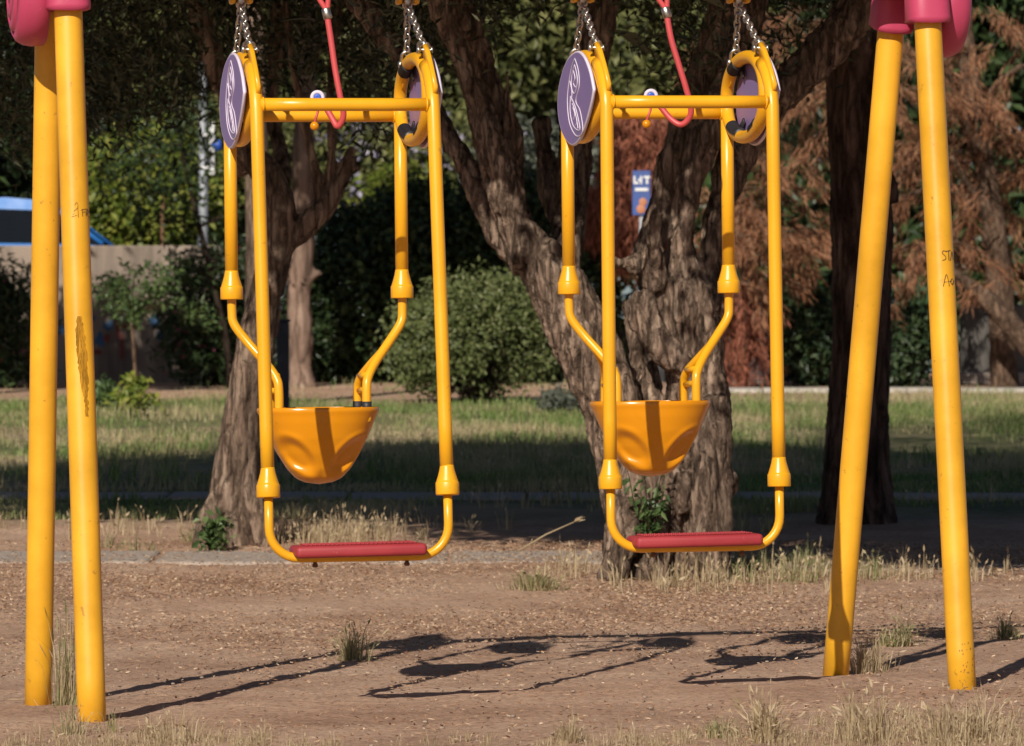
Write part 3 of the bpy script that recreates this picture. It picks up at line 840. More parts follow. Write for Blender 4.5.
# red pull hoses that dangle from the beam inside each swing
def pull_hose(label, pts, Y, eye, ball):
    P = np.array([at(u, v, Y + dy) for u, v, dy in pts])
    root = thing('pull_hose', label, 'pull hose', P[0] + np.array([0, 0, .0]), 'red pull hoses above the swings')
    sh = root.location
    mb = MB(); mb.tube(catmull(P[1:], 7), .0098, 14); mb.build('hose', M['redhose'], root, shift=sh)
    fe = MB(); d = P[1] - P[0]; fe.lathe([(.011, 0), (.0145, .003), (.0145, .034), (.011, .037)], P[1] - d / np.linalg.norm(d) * .02, d, 16); fe.build('ferrule', M['chain'], root, shift=sh)
    ey = MB(); t = np.linspace(-.5, math.pi * 2 - 2.64 + 0.0, 14)
    b0 = at(pts[0][0], pts[0][1], Y)
    lp = np.array([P[1] + [0, 0, .01], b0 + [-.02, 0, .02], b0 + [-.022, 0, .055], b0 + [.004, 0, .085], b0 + [.022, 0, .05], b0 + [.014, 0, .015], P[1] + [0.002, 0.004, .01]])
    ey.tube(catmull(lp, 6), .0085, 12); ey.build('loop', M['redhose'], root, shift=sh)
    th_ = MB(); th_.lathe([(.002, -.006), (.012, -.006), (.014, 0), (.012, .006), (.002, .006)], b0 + [0, -.004, .048], (0, 1, 0), 16); th_.build('loop_insert', M['blueplastic'], root, shift=sh)
    e0 = at(eye[0], eye[1], Y + .05)
    e1 = MB(); t = np.arange(24) * 2 * math.pi / 24
    e1.tube(e0 + np.stack([.0175 * np.cos(t), np.zeros(24), .0175 * np.sin(t)], 1), .0065, 10, closed=True); eyeo = e1.build('end_ring', M['pale'], root, shift=sh)
    e2 = MB(); e2.lathe([(.002, -.004), (.008, -.006), (.0135, -.003), (.0135, .005)], e0, (0, 1, 0), 20); e2.build('ring_insert', M['blueplastic'], eyeo, shift=sh)
    b1 = at(ball[0], ball[1], Y + .02)
    cd = MB(); cd.tube(np.array([e0 + [0, 0, -.018], (e0 + b1) / 2 + [.006, 0, 0], b1 + [0, 0, .01]]), .004, 8); cd.build('cord', M['redhose'], root, shift=sh)
    bl = MB(); bl.ball(b1, .0145, 18, 12); bl.build('knob', M['orange'], root, shift=sh)
    top = MB(); bz = b0.copy(); bz[2] = 2.42
    top.tube(np.array([b0 + [0, 0, .07], bz]), .007, 10); top.build('hanger_cord', M['redhose'], root, shift=sh)
pull_hose('red hose loop dangling above the swing in front of the slim tree',
  [(324, 2, 0), (327, 14, 0), (331, 40, 0), (335, 68, 0), (340.5, 98, 0), (343.5, 113, .01), (341.5, 122, .02), (337, 126, .03), (332, 118, .04), (325, 106, .05), (320, 99, .05)], 15.67, (317.5, 97.5), (314.5, 126))
pull_hose('red hose loop dangling above the swing in front of the thick trunk',
  [(663, 2, 0), (666.5, 13, 0), (671, 38, 0), (678, 62, 0), (686, 88, 0), (691, 108, .01), (689, 118, .02), (681, 124.5, .03), (671, 119, .04), (660, 106, .05), (654, 99, .05)], 15.88, (651, 96), (646.5, 124))

# ================================================================== TREES NEAR
def px_limb(Y, pts, k=.90):
    """pts: (u, v, width px[, depth offset]) """
    out = []
    for p in pts:
        dy = p[3] if len(p) > 3 else 0
        out.append((at(p[0], p[1], Y + dy), p[2] / 2 * (Y + dy) / F * k))
    return out

# --- slim leaning tree
b1 = ground_at(230, 546); Y1 = b1[1]
slim = thing('leaning_tree', 'slim grey-brown tree leaning right, forked above, behind the swing nearer the wall', 'tree', b1)
s1 = px_limb(Y1, [(226, 566, 74), (229, 540, 66), (233, 505, 58), (239, 450, 50), (246, 400, 46), (256, 345, 43), (269, 285, 38), (278, 245, 36), (279, 208, 36), (266, 172, 34), (246, 150, 30), (230, 112, 24), (212, 60, 24), (196, 5, 22), (180, -70, 18), (160, -170, 12)])
limbs = [s1,
 px_limb(Y1, [(281, 246, 28), (301, 229, 27), (324, 207, 26), (339, 182, 20), (348, 160, 15), (353, 146, 10)]),
 px_limb(Y1, [(324, 208, 22), (318, 180, 13), (309, 145, 11), (302, 110, 9), (292, 60, 8), (286, 0, 8)]),
 px_limb(Y1, [(331, 200, 20), (331, 165, 12), (332, 135, 11), (330, 95, 9), (336, 30, 9), (345, -60, 7)]),
 px_limb(Y1, [(344, 176, 10), (356, 167, 7), (362, 172, 3)]),
 px_limb(Y1, [(279, 205, 24, .1), (282, 160, 17, .3), (272, 110, 16, .5), (276, 40, 15, .7), (285, -60, 12, 1)]),
 px_limb(Y1, [(252, 160, 22), (238, 172, 16, .2), (226, 185, 9, .35)]),
 px_limb(Y1, [(240, 470, 30, -.06), (216, 512, 30, -.08), (203, 540, 24, -.10), (196, 560, 14, -.12)]),
 px_limb(Y1, [(243, 480, 30, -.05), (255, 515, 26, -.08), (265, 545, 20, -.1), (270, 566, 10, -.1)]),
 px_limb(Y1, [(228, 520, 50, -.05), (226, 556, 66, -.05)])]
trunk_mesh('trunk', limbs, M['olive_bark2'], slim, .011, .013, .004, 7, 1.2, 3, pits=.016)

def vlow_left(u):
    return np.interp(u, [-300, 0, 40, 90, 150, 205, 235, 300, 345, 380, 410, 440, 480, 520, 700], [150, 140, 160, 150, 112, 95, 82, 80, 110, 140, 110, 80, 30, -30, -60])

def crown_cull(C, vfun, front, ny=0):
    """keeps leaf clumps above the lower edge of the crown and out of the sun's way to the trunk"""
    u = 512 + C[:, 0] * F / C[:, 1]; v = 373 - (C[:, 2] - CAMZ) * F / C[:, 1]
    jit = 16 * vnoise(C * 3.0, 77)
    k = v < vfun(u) + jit
    k &= C[:, 2] > front(C)
    return C[k]

def crown(name, parent, specs, mat, r):
    mb = MB()
    for C, per, rad, L, W, dr, sp in specs:
        if len(C) == 0: continue
        P = clusters(C, per, rad, r)
        V, Q = leaves(P, L, W, r, dr, sp); mb.add(V, Q)
    return mb.build(name, mat, parent, smooth_=False, shift=parent.location)

r1 = np.random.default_rng(21)
frontL = lambda C: np.where(C[:, 1] < Y1 + .3, 1.98 + .72 * (Y1 - C[:, 1]) + .34 * 0, 1.6)
C = np.stack([r1.uniform(-4.2, .1, 5200), r1.uniform(Y1 - 3, Y1 + 4, 5200), r1.uniform(1.9, 3.7, 5200)], 1)
C = crown_cull(C, vlow_left, frontL)
den = vnoise(C * 1.3, 5) + .5 * vnoise(C * 3.1, 6)
right = smooth(C[:, 0], -1.6, -.4)
C = C[(den > -.75 + .75 * right)]
Ch = in_ellipsoid(2400, (-2.3, Y1 - .2, 5.2), (3.6, 4.8, 2.0), r1); Ch = Ch[(Ch[:, 2] > np.maximum(3.55, frontL(Ch)))]
Cs = np.stack([r1.uniform(-4.4, .1, 620), r1.uniform(Y1 - 4, Y1 + .3, 620), np.zeros(620)], 1); Cs[:, 2] = np.maximum(frontL(Cs), 3.35) + r1.uniform(.05, .9, 620)  # leaf layer added above the frame to shade the upper limbs
Cs = Cs[Cs[:, 2] > 1.1 + .0762 * Cs[:, 1] + .5]; Ch = Ch[Ch[:, 2] > 1.1 + .0762 * Ch[:, 1] + .5]
crown('crown', slim, [(Cs, 22, .2, .15, .06, None, 1), (C, 16, .11, .075, .018, None, 1), (Ch, 22, .28, .17, .07, None, 1)], M['olive_leaf'], r1)
# --- thick gnarled olive
b2 = ground_at(668, 577); Y2 = b2[1]
olive = thing('gnarled_olive_tree', 'thick gnarled multi-stemmed olive tree with twisted knotted bark', 'tree', b2)
L = px_limb
limbs = [
 L(Y2, [(672, 600, 140), (672, 570, 118), (677, 530, 108), (684, 480, 98), (692, 430, 82), (696, 385, 68), (692, 345, 70), (684, 310, 84), (680, 280, 74), (690, 256, 44)]),       # right body
 L(Y2, [(655, 590, 80, -.05), (645, 540, 74, -.05), (632, 480, 70, -.05), (618, 420, 66), (598, 370, 66), (574, 320, 66), (553, 280, 58), (536, 252, 46)]),      # left body
 L(Y2, [(655, 455, 50, .2), (652, 410, 34, .3), (640, 350, 30, .4), (628, 300, 22, .45)]),
 L(Y2, [(534, 262, 48), (518, 225, 39), (503, 185, 38), (487, 135, 36), (470, 85, 34), (452, 35, 32), (436, -10, 30), (410, -90, 24)]),
 L(Y2, [(530, 262, 40, .12), (505, 236, 32, .2), (482, 200, 30, .25), (452, 140, 27, .3), (424, 92, 26, .35), (395, 50, 25, .4), (362, 5, 24, .45), (330, -60, 20, .5)]),
 L(Y2, [(515, 200, 30, .1), (512, 160, 24, .15), (500, 110, 26, .2), (484, 60, 27, .2), (462, 8, 26, .2), (440, -60, 20, .2)]),
 L(Y2, [(512, 165, 20, .1), (510, 120, 15, .05), (507, 90, 13, 0), (507, 68, 12, 0)]),
 L(Y2, [(556, 275, 50, .1), (566, 235, 38, .2), (572, 185, 36, .25), (577, 130, 36, .3), (588, 70, 36, .3), (600, 20, 34, .3), (618, -50, 28, .3)]),
 L(Y2, [(566, 240, 28, .2), (560, 215, 26, .3), (548, 180, 22, .35), (540, 120, 16, .4)]),
 L(Y2, [(658, 285, 44, .10), (650, 258, 34, .14), (652, 238, 27, .16), (664, 190, 28, .18), (678, 140, 34, .2), (694, 100, 40, .2), (712, 60, 44, .2), (735, 0, 44, .2), (752, -50, 36, .2)]),
 L(Y2, [(682, 275, 44, -.05), (679, 245, 33, -.06), (688, 190, 31, -.06), (706, 140, 32, -.05), (721, 100, 30, 0), (740, 50, 30, .1), (760, -15, 26, .15)]),
 L(Y2, [(714, 300, 38, .02), (713, 268, 31, .02), (712, 240, 28, .02), (725, 192, 34, .05), (744, 142, 42, .05), (768, 104, 45, .08), (812, 62, 45, .1), (850, 20, 42, .1), (880, -22, 36, .1), (930, -90, 26, .2)]),
 L(Y2, [(657, 285, 30, -.12), (656, 258, 23, -.20), (655, 236, 20, -.24), (655, 222, 20, -.25), (656, 211, 22, -.25)]),
 L(Y2, [(640, 262, 30, -.05), (622, 262, 18, -.1), (612, 258, 10, -.1)]),
 L(Y2, [(640, 300, 40, -.1), (655, 335, 34, -.16), (676, 362, 30, -.16), (700, 385, 20, -.1)]),
 # buttresses and burls at the foot
 L(Y2, [(705, 400, 50, -.12), (708, 450, 52, -.16), (706, 505, 56, -.18), (712, 556, 44, -.2), (722, 590, 28, -.24)]),
 L(Y2, [(672, 450, 34, -.2), (668, 495, 32, -.24), (660, 540, 34, -.26), (650, 585, 30, -.3)]),
 L(Y2, [(630, 500, 40, -.2), (622, 545, 40, -.24), (610, 585, 30, -.3)]),
 L(Y2, [(684, 470, 20, -.27), (678, 494, 25, -.30), (682, 512, 18, -.28)]),
 L(Y2, [(718, 470, 24, -.14), (726, 482, 28, -.13), (731, 492, 18, -.10)])]
trunk_mesh('trunk', limbs, M['olive_bark'], olive, .0105, .026, .0085, 7.0, 1.6, 0, pits=.012)
r2 = np.random.default_rng(22)
def vlow_right(u):
    return np.interp(u, [300, 420, 480, 560, 620, 660, 700, 740, 790, 840, 870, 960, 1100], [-10, 60, 10, -25, -15, 45, 70, 60, 70, 40, 15, -20, -30])
frontR = lambda C: np.where(C[:, 1] < Y2 + .2, 1.95 + .72 * (Y2 - C[:, 1]), 1.6)
C = np.stack([r2.uniform(-.7, 3.2, 3600), r2.uniform(Y2 - 1.5, Y2 + 5, 3600), r2.uniform(2.2, 3.7, 3600)], 1)
C = crown_cull(C, vlow_right, frontR)
C = C[vnoise(C * 1.4, 15) + .5 * vnoise(C * 3.3, 16) > -.35]
Ch = in_ellipsoid(2600, (.6, Y2 + .3, 5.0), (3.8, 5.0, 2.0), r2); Ch = Ch[(Ch[:, 2] > np.maximum(3.25, frontR(Ch)))]
Cs = np.stack([r2.uniform(-1.8, 2.6, 620), r2.uniform(Y2 - 4.2, Y2 + .2, 620), np.zeros(620)], 1); Cs[:, 2] = np.maximum(frontR(Cs), 3.2) + r2.uniform(.05, .9, 620)  # unseen leaf layer added over the front to keep the upper limbs dark
Cs = Cs[Cs[:, 2] > 1.1 + .0762 * Cs[:, 1] + .5]; Ch = Ch[Ch[:, 2] > 1.1 + .0762 * Ch[:, 1] + .5]
Cf = in_ellipsoid(420, (.95, 19.4, 3.65), (.85, .85, .42), r2, .0)  # loose leaf clump added above the frame to shade the ground right of the trunk
crown('crown', olive, [(Cf, 22, .2, .14, .055, None, 1), (Cs, 22, .2, .15, .06, None, 1), (C, 13, .12, .075, .018, None, 1), (Ch, 22, .28, .17, .07, None, 1)], M['olive_leaf'], r2)
# suckers growing from the trunk's foot
mb = MB(); mt = MB()
for i in range(9):
    b = at(652 + r2.uniform(-8, 12), 545 + r2.uniform(-8, 12), Y2 - .42)
    t = b + np.array([r2.uniform(-.10, .10), r2.uniform(-.08, 0), r2.uniform(.10, .42)])
    mt.tube(np.array([b, (b + t) / 2 + r2.normal(0, .01, 3), t]), [.004, .003, .002], 5)
    P = b + (t - b) * r2.uniform(.15, 1, 16)[:, None]
    V, Q = leaves(P, .055, .026, r2); mb.add(V, Q)
su = mt.build('sucker_stems', M['twig'], olive, shift=olive.location)
mb.build('sucker_leaves', M['sap_leaf'], olive, smooth_=False, shift=olive.location)

# --- dark straight pine
b3 = ground_at(857, 522); Y3 = b3[1]
pine = thing('pine_tree', 'straight dark-barked pine standing between the two right legs', 'tree', b3)
trunk_mesh('trunk', [L(Y3, [(855, 545, 110), (856, 520, 92), (857, 480, 76), (858, 430, 68), (860, 360, 65), (862, 270, 66), (861, 190, 69), (860, 110, 72), (862, 30, 72), (866, -80, 64), (872, -260, 46), (880, -520, 30)]),
   L(Y3, [(878, 150, 20, -.1), (888, 190, 26, -.15), (893, 205, 16, -.15)]),
   L(Y3, [(862, -80, 30), (910, -110, 18, -.3), (980, -130, 12, -.6)]), L(Y3, [(862, -200, 26), (810, -240, 18, .3), (730, -280, 10, .7)])], M['pine_bark'], pine, .014, .016, .006, 9, 2.2, 7)
r3 = np.random.default_rng(23)
Ch = in_ellipsoid(700, (2.2, Y3 + 1.2, 7.6), (3.4, 3.6, 2.6), r3)
crown('crown', pine, [(Ch, 26, .28, .18, .03, None, 1)], M['needle'], r3)

# ================================================================== PLANTS AND TREES FARTHER OFF
def shrub(name, label, cat, u, v, blobs, mat, n, L_, W_, per=10, rad=.10, seed=1, group=None, Y=None, stems=6, petals=None, base_z=None, stem_mat=None, shell=.35, stem_r=.016, cull=-.45):
    """blobs: (u, v, half width px, half height px[, depth half m]) at the plant's own distance"""
    r = np.random.default_rng(seed)
    b = ground_at(u, v) if Y is None else np.array([(u - 512) * Y / F, Y, base_z if base_z is not None else float(ground_z((u - 512) * Y / F, Y))])
    Yd = b[1]; s = Yd / F
    root = thing(name, label, cat, b, group)
    mb = MB(); tot = sum(bl[2] * bl[3] for bl in blobs); pe = MB(); st_ = MB()
    for bl in blobs:
        dy = bl[5] if len(bl) > 5 else 0
        c = at(bl[0], bl[1], Yd + dy); rd = (bl[2] * s, bl[4] if len(bl) > 4 else min(bl[2], bl[3] * 1.4) * s, bl[3] * s)
        C = in_ellipsoid(int(n * bl[2] * bl[3] / tot), c, rd, r, shell)
        C = C[vnoise(C * (1.6 / max(rd[0], .2)), seed) > cull]
        C = C[C[:, 2] > ground_z(C[:, 0], C[:, 1]) + .03]
        P = clusters(C, per, rad, r); V, Q = leaves(P, L_, W_, r); mb.add(V, Q)
        if petals:
            k = r.random(len(C)) < petals[1]; P = clusters(C[k], petals[2], rad * .6, r); V, Q = leaves(P, petals[3], petals[3] * .8, r)
            if len(P): pe.add(V, Q)
        for _ in range(stems):
            t = c + r.normal(0, .45, 3) * np.array(rd); bb = b + np.array([r.normal(0, .05), r.normal(0, .05), -.05])
            st_.tube(catmull(np.array([bb, (bb + t) / 2 + r.normal(0, .06, 3), t]), 4), np.linspace(stem_r, stem_r * .3, 9), 6)
    mb.build('foliage', mat, root, smooth_=False, shift=b)
    if stems: st_.build('stems', stem_mat or M['twig'], root, shift=b)
    if petals and pe.n: pe.build('flowers', petals[0], root, smooth_=False, shift=b)
    return root

# lawn shrubs
shrub('round_shrub', 'rounded sunlit olive-green shrub on the lawn in front of the dark hedge', 'shrub', 480, 403, [(470, 345, 70, 50, .7), (425, 352, 38, 40, .5), (525, 340, 32, 46, .5), (455, 305, 34, 26, .4), (495, 298, 26, 22, .4), (520, 300, 18, 24, .4), (440, 325, 30, 26, .45), (410, 320, 16, 20, .3), (478, 285, 10, 14, .2)], M['bush_leaf'], 2100, .06, .03, 10, .085, 31, stem_r=.01, cull=-.12, stems=9)
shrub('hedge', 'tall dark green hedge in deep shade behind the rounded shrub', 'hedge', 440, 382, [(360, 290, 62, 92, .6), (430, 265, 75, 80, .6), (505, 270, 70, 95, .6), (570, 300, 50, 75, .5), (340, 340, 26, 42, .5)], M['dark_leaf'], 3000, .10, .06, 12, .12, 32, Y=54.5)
shrub('low_plant', 'low grey-green plant on the lawn edge left of the thick trunk', 'plant', 562, 415, [(562, 403, 20, 12, .2)], M['grey_leaf'], 90, .07, .03, 10, .05, 33)
# young tree and its neighbours before the wall
sp_b = ground_at(135, 393)
sap = thing('sapling', 'young staked-looking sapling with bright green head in front of the concrete wall', 'tree', sp_b)
mb = MB(); mb.tube(catmull(np.array([at(136, 394, sp_b[1]), at(134, 350, sp_b[1]), at(131, 312, sp_b[1]), at(134, 280, sp_b[1])]), 5), np.linspace(.024, .010, 16), 8)
for du, dv in ((-28, -25), (30, -30), (-10, -45), (22, -12), (45, -14)):
    mb.tube(np.array([at(132, 316, sp_b[1]), at(132 + du * .5, 316 + dv * .6, sp_b[1]), at(132 + du, 316 + dv, sp_b[1])]), [.009, .006, .003], 6)
mb.build('trunk', M['dead_twig'], sap, shift=sp_b)
r4 = np.random.default_rng(41); mb = MB()
for (u, v, a, b_, n) in ((130, 294, 34, 18, 40), (110, 287, 18, 12, 16), (158, 284, 18, 12, 14), (132, 312, 14, 10, 14), (178, 308, 26, 8, 9), (150, 272, 30, 10, 11), (205, 318, 12, 6, 4)):
    C = in_ellipsoid(n, at(u, v, sp_b[1]), (a * .0103, .3, b_ * .0103), r4, .2)
    V, Q = leaves(clusters(C, 12, .055, r4), .08, .032, r4, (0, -.1, -.5), 1.2); mb.add(V, Q)
mb.build('crown', M['sap_leaf'], sap, smooth_=False, shift=sp_b)
shrub('leafy_weed', 'small bright green leafy weed at the foot of the sapling', 'plant', 134, 417, [(134, 392, 8, 22, .2), (128, 404, 14, 8, .2), (140, 400, 10, 10, .15)], M['bright_leaf'], 44, .09, .045, 8, .05, 42, stems=4, stem_r=.006)
shrub('leafy_weed', 'short dark green weed between the left legs and the sapling', 'plant', 104, 410, [(104, 400, 14, 14, .2)], M['sap_leaf'], 60, .09, .04, 8, .06, 43, stems=4, stem_r=.006)
# thin dark-stemmed young tree beside the lamp post
tb = ground_at(230, 388); Yt = tb[1]
thin = thing('thin_tree', 'thin dark-stemmed young tree with airy leaves in front of the lamp post', 'tree', tb)
mb = MB(); mb.tube(catmull(np.array([at(231, 390, Yt), at(226, 340, Yt), at(215, 290, Yt), at(204, 245, Yt), at(194, 205, Yt), at(182, 150, Yt), at(176, 90, Yt)]), 5), np.linspace(.045, .014, 31), 8)
tips = []
r5 = np.random.default_rng(44)
for i in range(26):
    t = r5.uniform(.25, 1); a = at(np.interp(t, [0, .5, 1], [231, 204, 178]), np.interp(t, [0, .5, 1], [390, 245, 100]), Yt)
    e_ = a + np.array([r5.normal(0, .42), r5.normal(0, .4), r5.uniform(-.1, .5)])
    mb.tube(np.array([a, (a + e_) / 2 + [0, 0, .05], e_]), [.012, .008, .003], 6); tips += [a + (e_ - a) * x for x in (.5, .75, 1)]
mb.build('trunk', M['twig'], thin, shift=tb)
C = np.array(tips); C = np.concatenate([C, in_ellipsoid(90, at(165, 150, Yt), (.75, .7, .75), r5), in_ellipsoid(40, at(150, 180, Yt), (.6, .6, .4), r5)])
V, Q = leaves(clusters(C, 11, .11, r5), .085, .038, r5); mb = MB(); mb.add(V, Q); mb.build('crown', M['dark_leaf'], thin, smooth_=False, shift=tb)
# oleanders
shrub('oleander', 'dark oleander with pink flowers at the left edge in front of the wall', 'shrub', 8, 388, [(6, 335, 30, 60, .5), (-20, 300, 30, 50, .5)], M['dark_leaf'], 420, .14, .03, 12, .11, 45, 'oleander bushes by the wall', petals=(M['pinkpetal'], .10, 4, .05))
shrub('oleander', 'dark oleander with pink flowers between the wall end and the slim tree', 'shrub', 205, 386, [(198, 320, 32, 62, .5), (222, 350, 22, 40, .4), (250, 330, 26, 55, .4), (240, 270, 20, 30, .4)], M['dark_leaf'], 620, .14, .03, 12, .11, 46, 'oleander bushes by the wall', petals=(M['pinkpetal'], .07, 4, .05))
# right side
shrub('evergreen_shrub', 'dark evergreen shrub left of the pine trunk, before the green fence', 'shrub', 812, 386, [(814, 340, 34, 46, .5), (800, 310, 24, 26, .4), (828, 370, 20, 20, .4)], M['needle'], 420, .10, .05, 12, .09, 47, 'evergreen shrubs in the bed', Y=53.0)
shrub('evergreen_shrub', 'dark evergreen shrub between the pine trunk and the rightmost leg', 'shrub', 906, 388, [(904, 352, 24, 36, .4), (892, 370, 18, 20, .3), (915, 330, 16, 22, .3)], M['needle'], 330, .10, .05, 12, .09, 48, 'evergreen shrubs in the bed', Y=52.5)

# pale straight trunk behind the slim tree
b4 = ground_at(300, 387); Y4 = b4[1]
pale = thing('pale_trunk_tree', 'pale straight tree trunk behind the slim leaning tree', 'tree', b4)
trunk_mesh('trunk', [L(Y4, [(300, 392, 44), (299, 370, 33), (299, 330, 29), (300, 280, 27), (303, 230, 26), (303, 180, 25), (305, 110, 22), (308, 20, 20), (310, -90, 16)]), L(Y4, [(302, 290, 12), (316, 274, 8), (322, 272, 7)]),
   L(Y4, [(305, 60, 16), (345, 0, 11, .5), (390, -50, 8, 1)])], M['pale_bark'], pale, .03, .02, .008, 6, 1, 5)
r6 = np.random.default_rng(51)
Ch = in_ellipsoid(240, (-2.9, Y4 + .5, 7.6), (2.0, 2.0, 1.2), r6); Ch = Ch[Ch[:, 2] > 5.2]
crown('crown', pale, [(Ch, 24, .33, .22, .11, None, 1)], M['far_leaf'], r6)
# unseen trees placed to shade the hedge and the wall foot (crowns above the frame)
def shade_tree(label, base, cc, rads, n, seed):
    r = np.random.default_rng(seed); b = np.array([base[0], base[1], float(ground_z(base[0], base[1]))]); cc = np.array(cc)
    t = thing('unseen_shade_tree', label, 'tree', b)
    mb = MB(); mb.tube(catmull(np.array([b - [0, 0, .2], b + [.02, 0, 1.5], b + [-.04, .1, 3.4], (b + cc) / 2 + [0, 0, 1.6], cc]), 6), np.linspace(.15, .06, 25), 12); mb.build('trunk', M['olive_bark2'], t, shift=b)
    C = in_ellipsoid(n, cc, rads, r, .1)
    crown('crown', t, [(C, 24, .3, .2, .10, None, 1)], M['far_leaf'], r)
    return t
shade_tree('unseen leafy tree behind the slim leaning trunk, added to shade the hedge', (-2.42, 46.5), (-2.6, 47.5, 7.3), (1.7, 2.0, 1.1), 420, 52)
shade_tree('leafy tree beyond the left edge, shading the foot of the wall', (-6.4, 47.0), (-6.7, 47.0, 5.45), (1.9, 1.5, .35), 240, 53)

# dark blue post
pb = ground_at(283, 462)
mb = MB(); zt = at(283, 322, pb[1])[2]
mb.box((pb[0], pb[1], (pb[2] + zt) / 2 - .05), (.085, .085, zt - pb[2] + .1), None, .008); 
post = thing('blue_post', 'dark navy square post behind the slim leaning tree', 'post', pb)
M['navy'] = paint('navy_paint', (.012, .018, .035), .5, .2)
mb.build('shaft', M['navy'], post, smooth_=False, shift=pb)
mb = MB(); mb.prism([(-.05, -.05), (.05, -.05), (.05, .05), (-.05, .05)], (pb[0], pb[1], zt), (1, 0, 0), (0, 1, 0), (0, 0, 1), .02, .006); mb.build('cap', M['navy'], post, smooth_=False, shift=pb)

# ---- dead conifer on the right
def frond(mb, tw, base, d, length, r, mat_r=.006, n=120, L_=.15, W_=.014, droop=.6):
    d = d / np.linalg.norm(d)
    pts = [base]; v = d.copy()
    for i in range(6):
        v = v + np.array([0, 0, -droop * .22]); v /= np.linalg.norm(v); pts.append(pts[-1] + v * length / 6)
    P = catmull(np.array(pts), 4); tw.tube(P, np.linspace(mat_r * 1.6, mat_r * .5, len(P)), 5)
    t = r.random(n) ** .8; idx = (t * (len(P) - 1)).astype(int)
    pos = P[idx] + r.normal(0, .036, (n, 3)); tang = P[np.minimum(idx + 1, len(P) - 1)] - P[np.maximum(idx - 1, 0)]
    V, Q = leaves(pos, L_, W_, r, unit(tang) * .9 + np.array([0, 0, -.7]), .75); mb.add(V, Q)

def dead_conifer(label, b, trunk_l, spots, seed, mat, group=None, extra=None):
    r = np.random.default_rng(seed)
    t = thing('dead_conifer', label, 'tree', b, group)
    trunk_mesh('trunk', trunk_l, M['dead_twig'], t, .035, .015, .008, 6, 2, seed)
    mb = MB(); tw = MB()
    for (u0, v0, u1, v1, cnt, dY, ln) in spots:
        for _ in range(cnt):
            p = at(r.uniform(u0, u1), r.uniform(v0, v1), b[1] + r.normal(0, dY))
            if vnoise(p[None] * 1.5, seed)[0] > .22: continue
            d = np.array([r.normal(0, .8), r.normal(-.3, .6), r.uniform(-.5, .25)])
            frond(mb, tw, p, d, ln * r.uniform(.6, 1.3), r)
    mb.build('dead_foliage', mat, t, smooth_=False, shift=b); tw.build('branches', M['dead_twig'], t, shift=b)
    if extra is not None: extra(t, r)
    return t
def green_bits(t, r):
    mb = MB()
    for (u, v, a, c, n) in ((800, 140, 26, 26, 30), (960, 110, 30, 24, 18), (905, 60, 30, 40, 16)):
        C = in_ellipsoid(n, at(u, v, t.location[1] + .3), (a * .0107, .5, c * .0107), r); V, Q = leaves(clusters(C, 14, .1, r), .16, .02, r); mb.add(V, Q)
    mb.build('living_needles', M['needle'], t, smooth_=False, shift=t.location)
bd = ground_at(985, 384); bd[1] = 52.0; bd = np.array([(1004 - 512) * 52 / F, 52.0, float(ground_z(5.2, 52))])
Yd = 52.0
dead_conifer('large rusty-brown dead conifer with drooping fronds filling the right background', bd,
  [L(Yd, [(1006, 400, 40), (1004, 370, 32), (1000, 290, 30), (990, 200, 27), (975, 110, 24), (962, 20, 21), (950, -90, 17), (940, -200, 10)]),
   L(Yd, [(985, 210, 14), (940, 190, 9, -.4), (890, 200, 6, -.7), (840, 215, 4, -.9)]), L(Yd, [(972, 100, 14), (930, 60, 10, -.4), (870, 50, 7, -.7), (790, 70, 5, -1), (740, 110, 4, -1)]),
   L(Yd, [(975, 130, 12), (1000, 80, 8, -.3), (1060, 50, 5, -.5)]), L(Yd, [(980, 170, 13), (955, 90, 9, -.5), (945, 40, 6, -.7)]), L(Yd, [(990, 230, 12), (960, 170, 8, -.6), (930, 130, 5, -.8)]),
   L(Yd, [(1040, 360, 26, -1), (1000, 312, 24, -1), (970, 285, 16, -1), (925, 250, 8, -1)])],
  [(740, 10, 1040, 130, 84, .8, .9), (725, 120, 830, 250, 52, .6, .8), (885, 130, 1045, 250, 86, .8, .8), (900, 230, 1000, 285, 20, .6, .5), (712, 200, 780, 290, 30, .5, .8), (800, 180, 860, 250, 12, .6, .6), (860, 250, 900, 310, 7, .5, .5)],
  61, M['dead'], None, green_bits)

# round dead cypress
def cypress(label, b, blobs, seed):
    r = np.random.default_rng(seed); t = thing('dead_cypress', label, 'tree', b)
    trunk_mesh('trunk', [L(b[1], [(645, 385, 14), (644, 300, 12), (642, 200, 9), (640, 130, 5)])], M['dead_twig'], t, .03, .008, .004, 6, 2, seed)
    mb = MB()
    for (u, v, a, c, n) in blobs:
        C = in_ellipsoid(n, at(u, v, b[1]), (a * b[1] / F, a * b[1] / F, c * b[1] / F), r, .75)
        V, Q = leaves(clusters(C, 14, .045, r, 1.8), .13, .02, r, (0, -.2, -1), .5); mb.add(V, Q)
    mb.build('dead_foliage', M['deadred'], t, smooth_=False, shift=b); return t
cb_ = np.array([(642 - 512) * 54 / F, 54.0, float(ground_z(1.4, 54))])
cypress('rounded red-brown dead cypress seen between the stems above the dark hedge', cb_, [(640, 160, 38, 55, 420), (645, 220, 44, 50, 380), (622, 205, 28, 40, 180), (600, 212, 22, 26, 90)], 62)
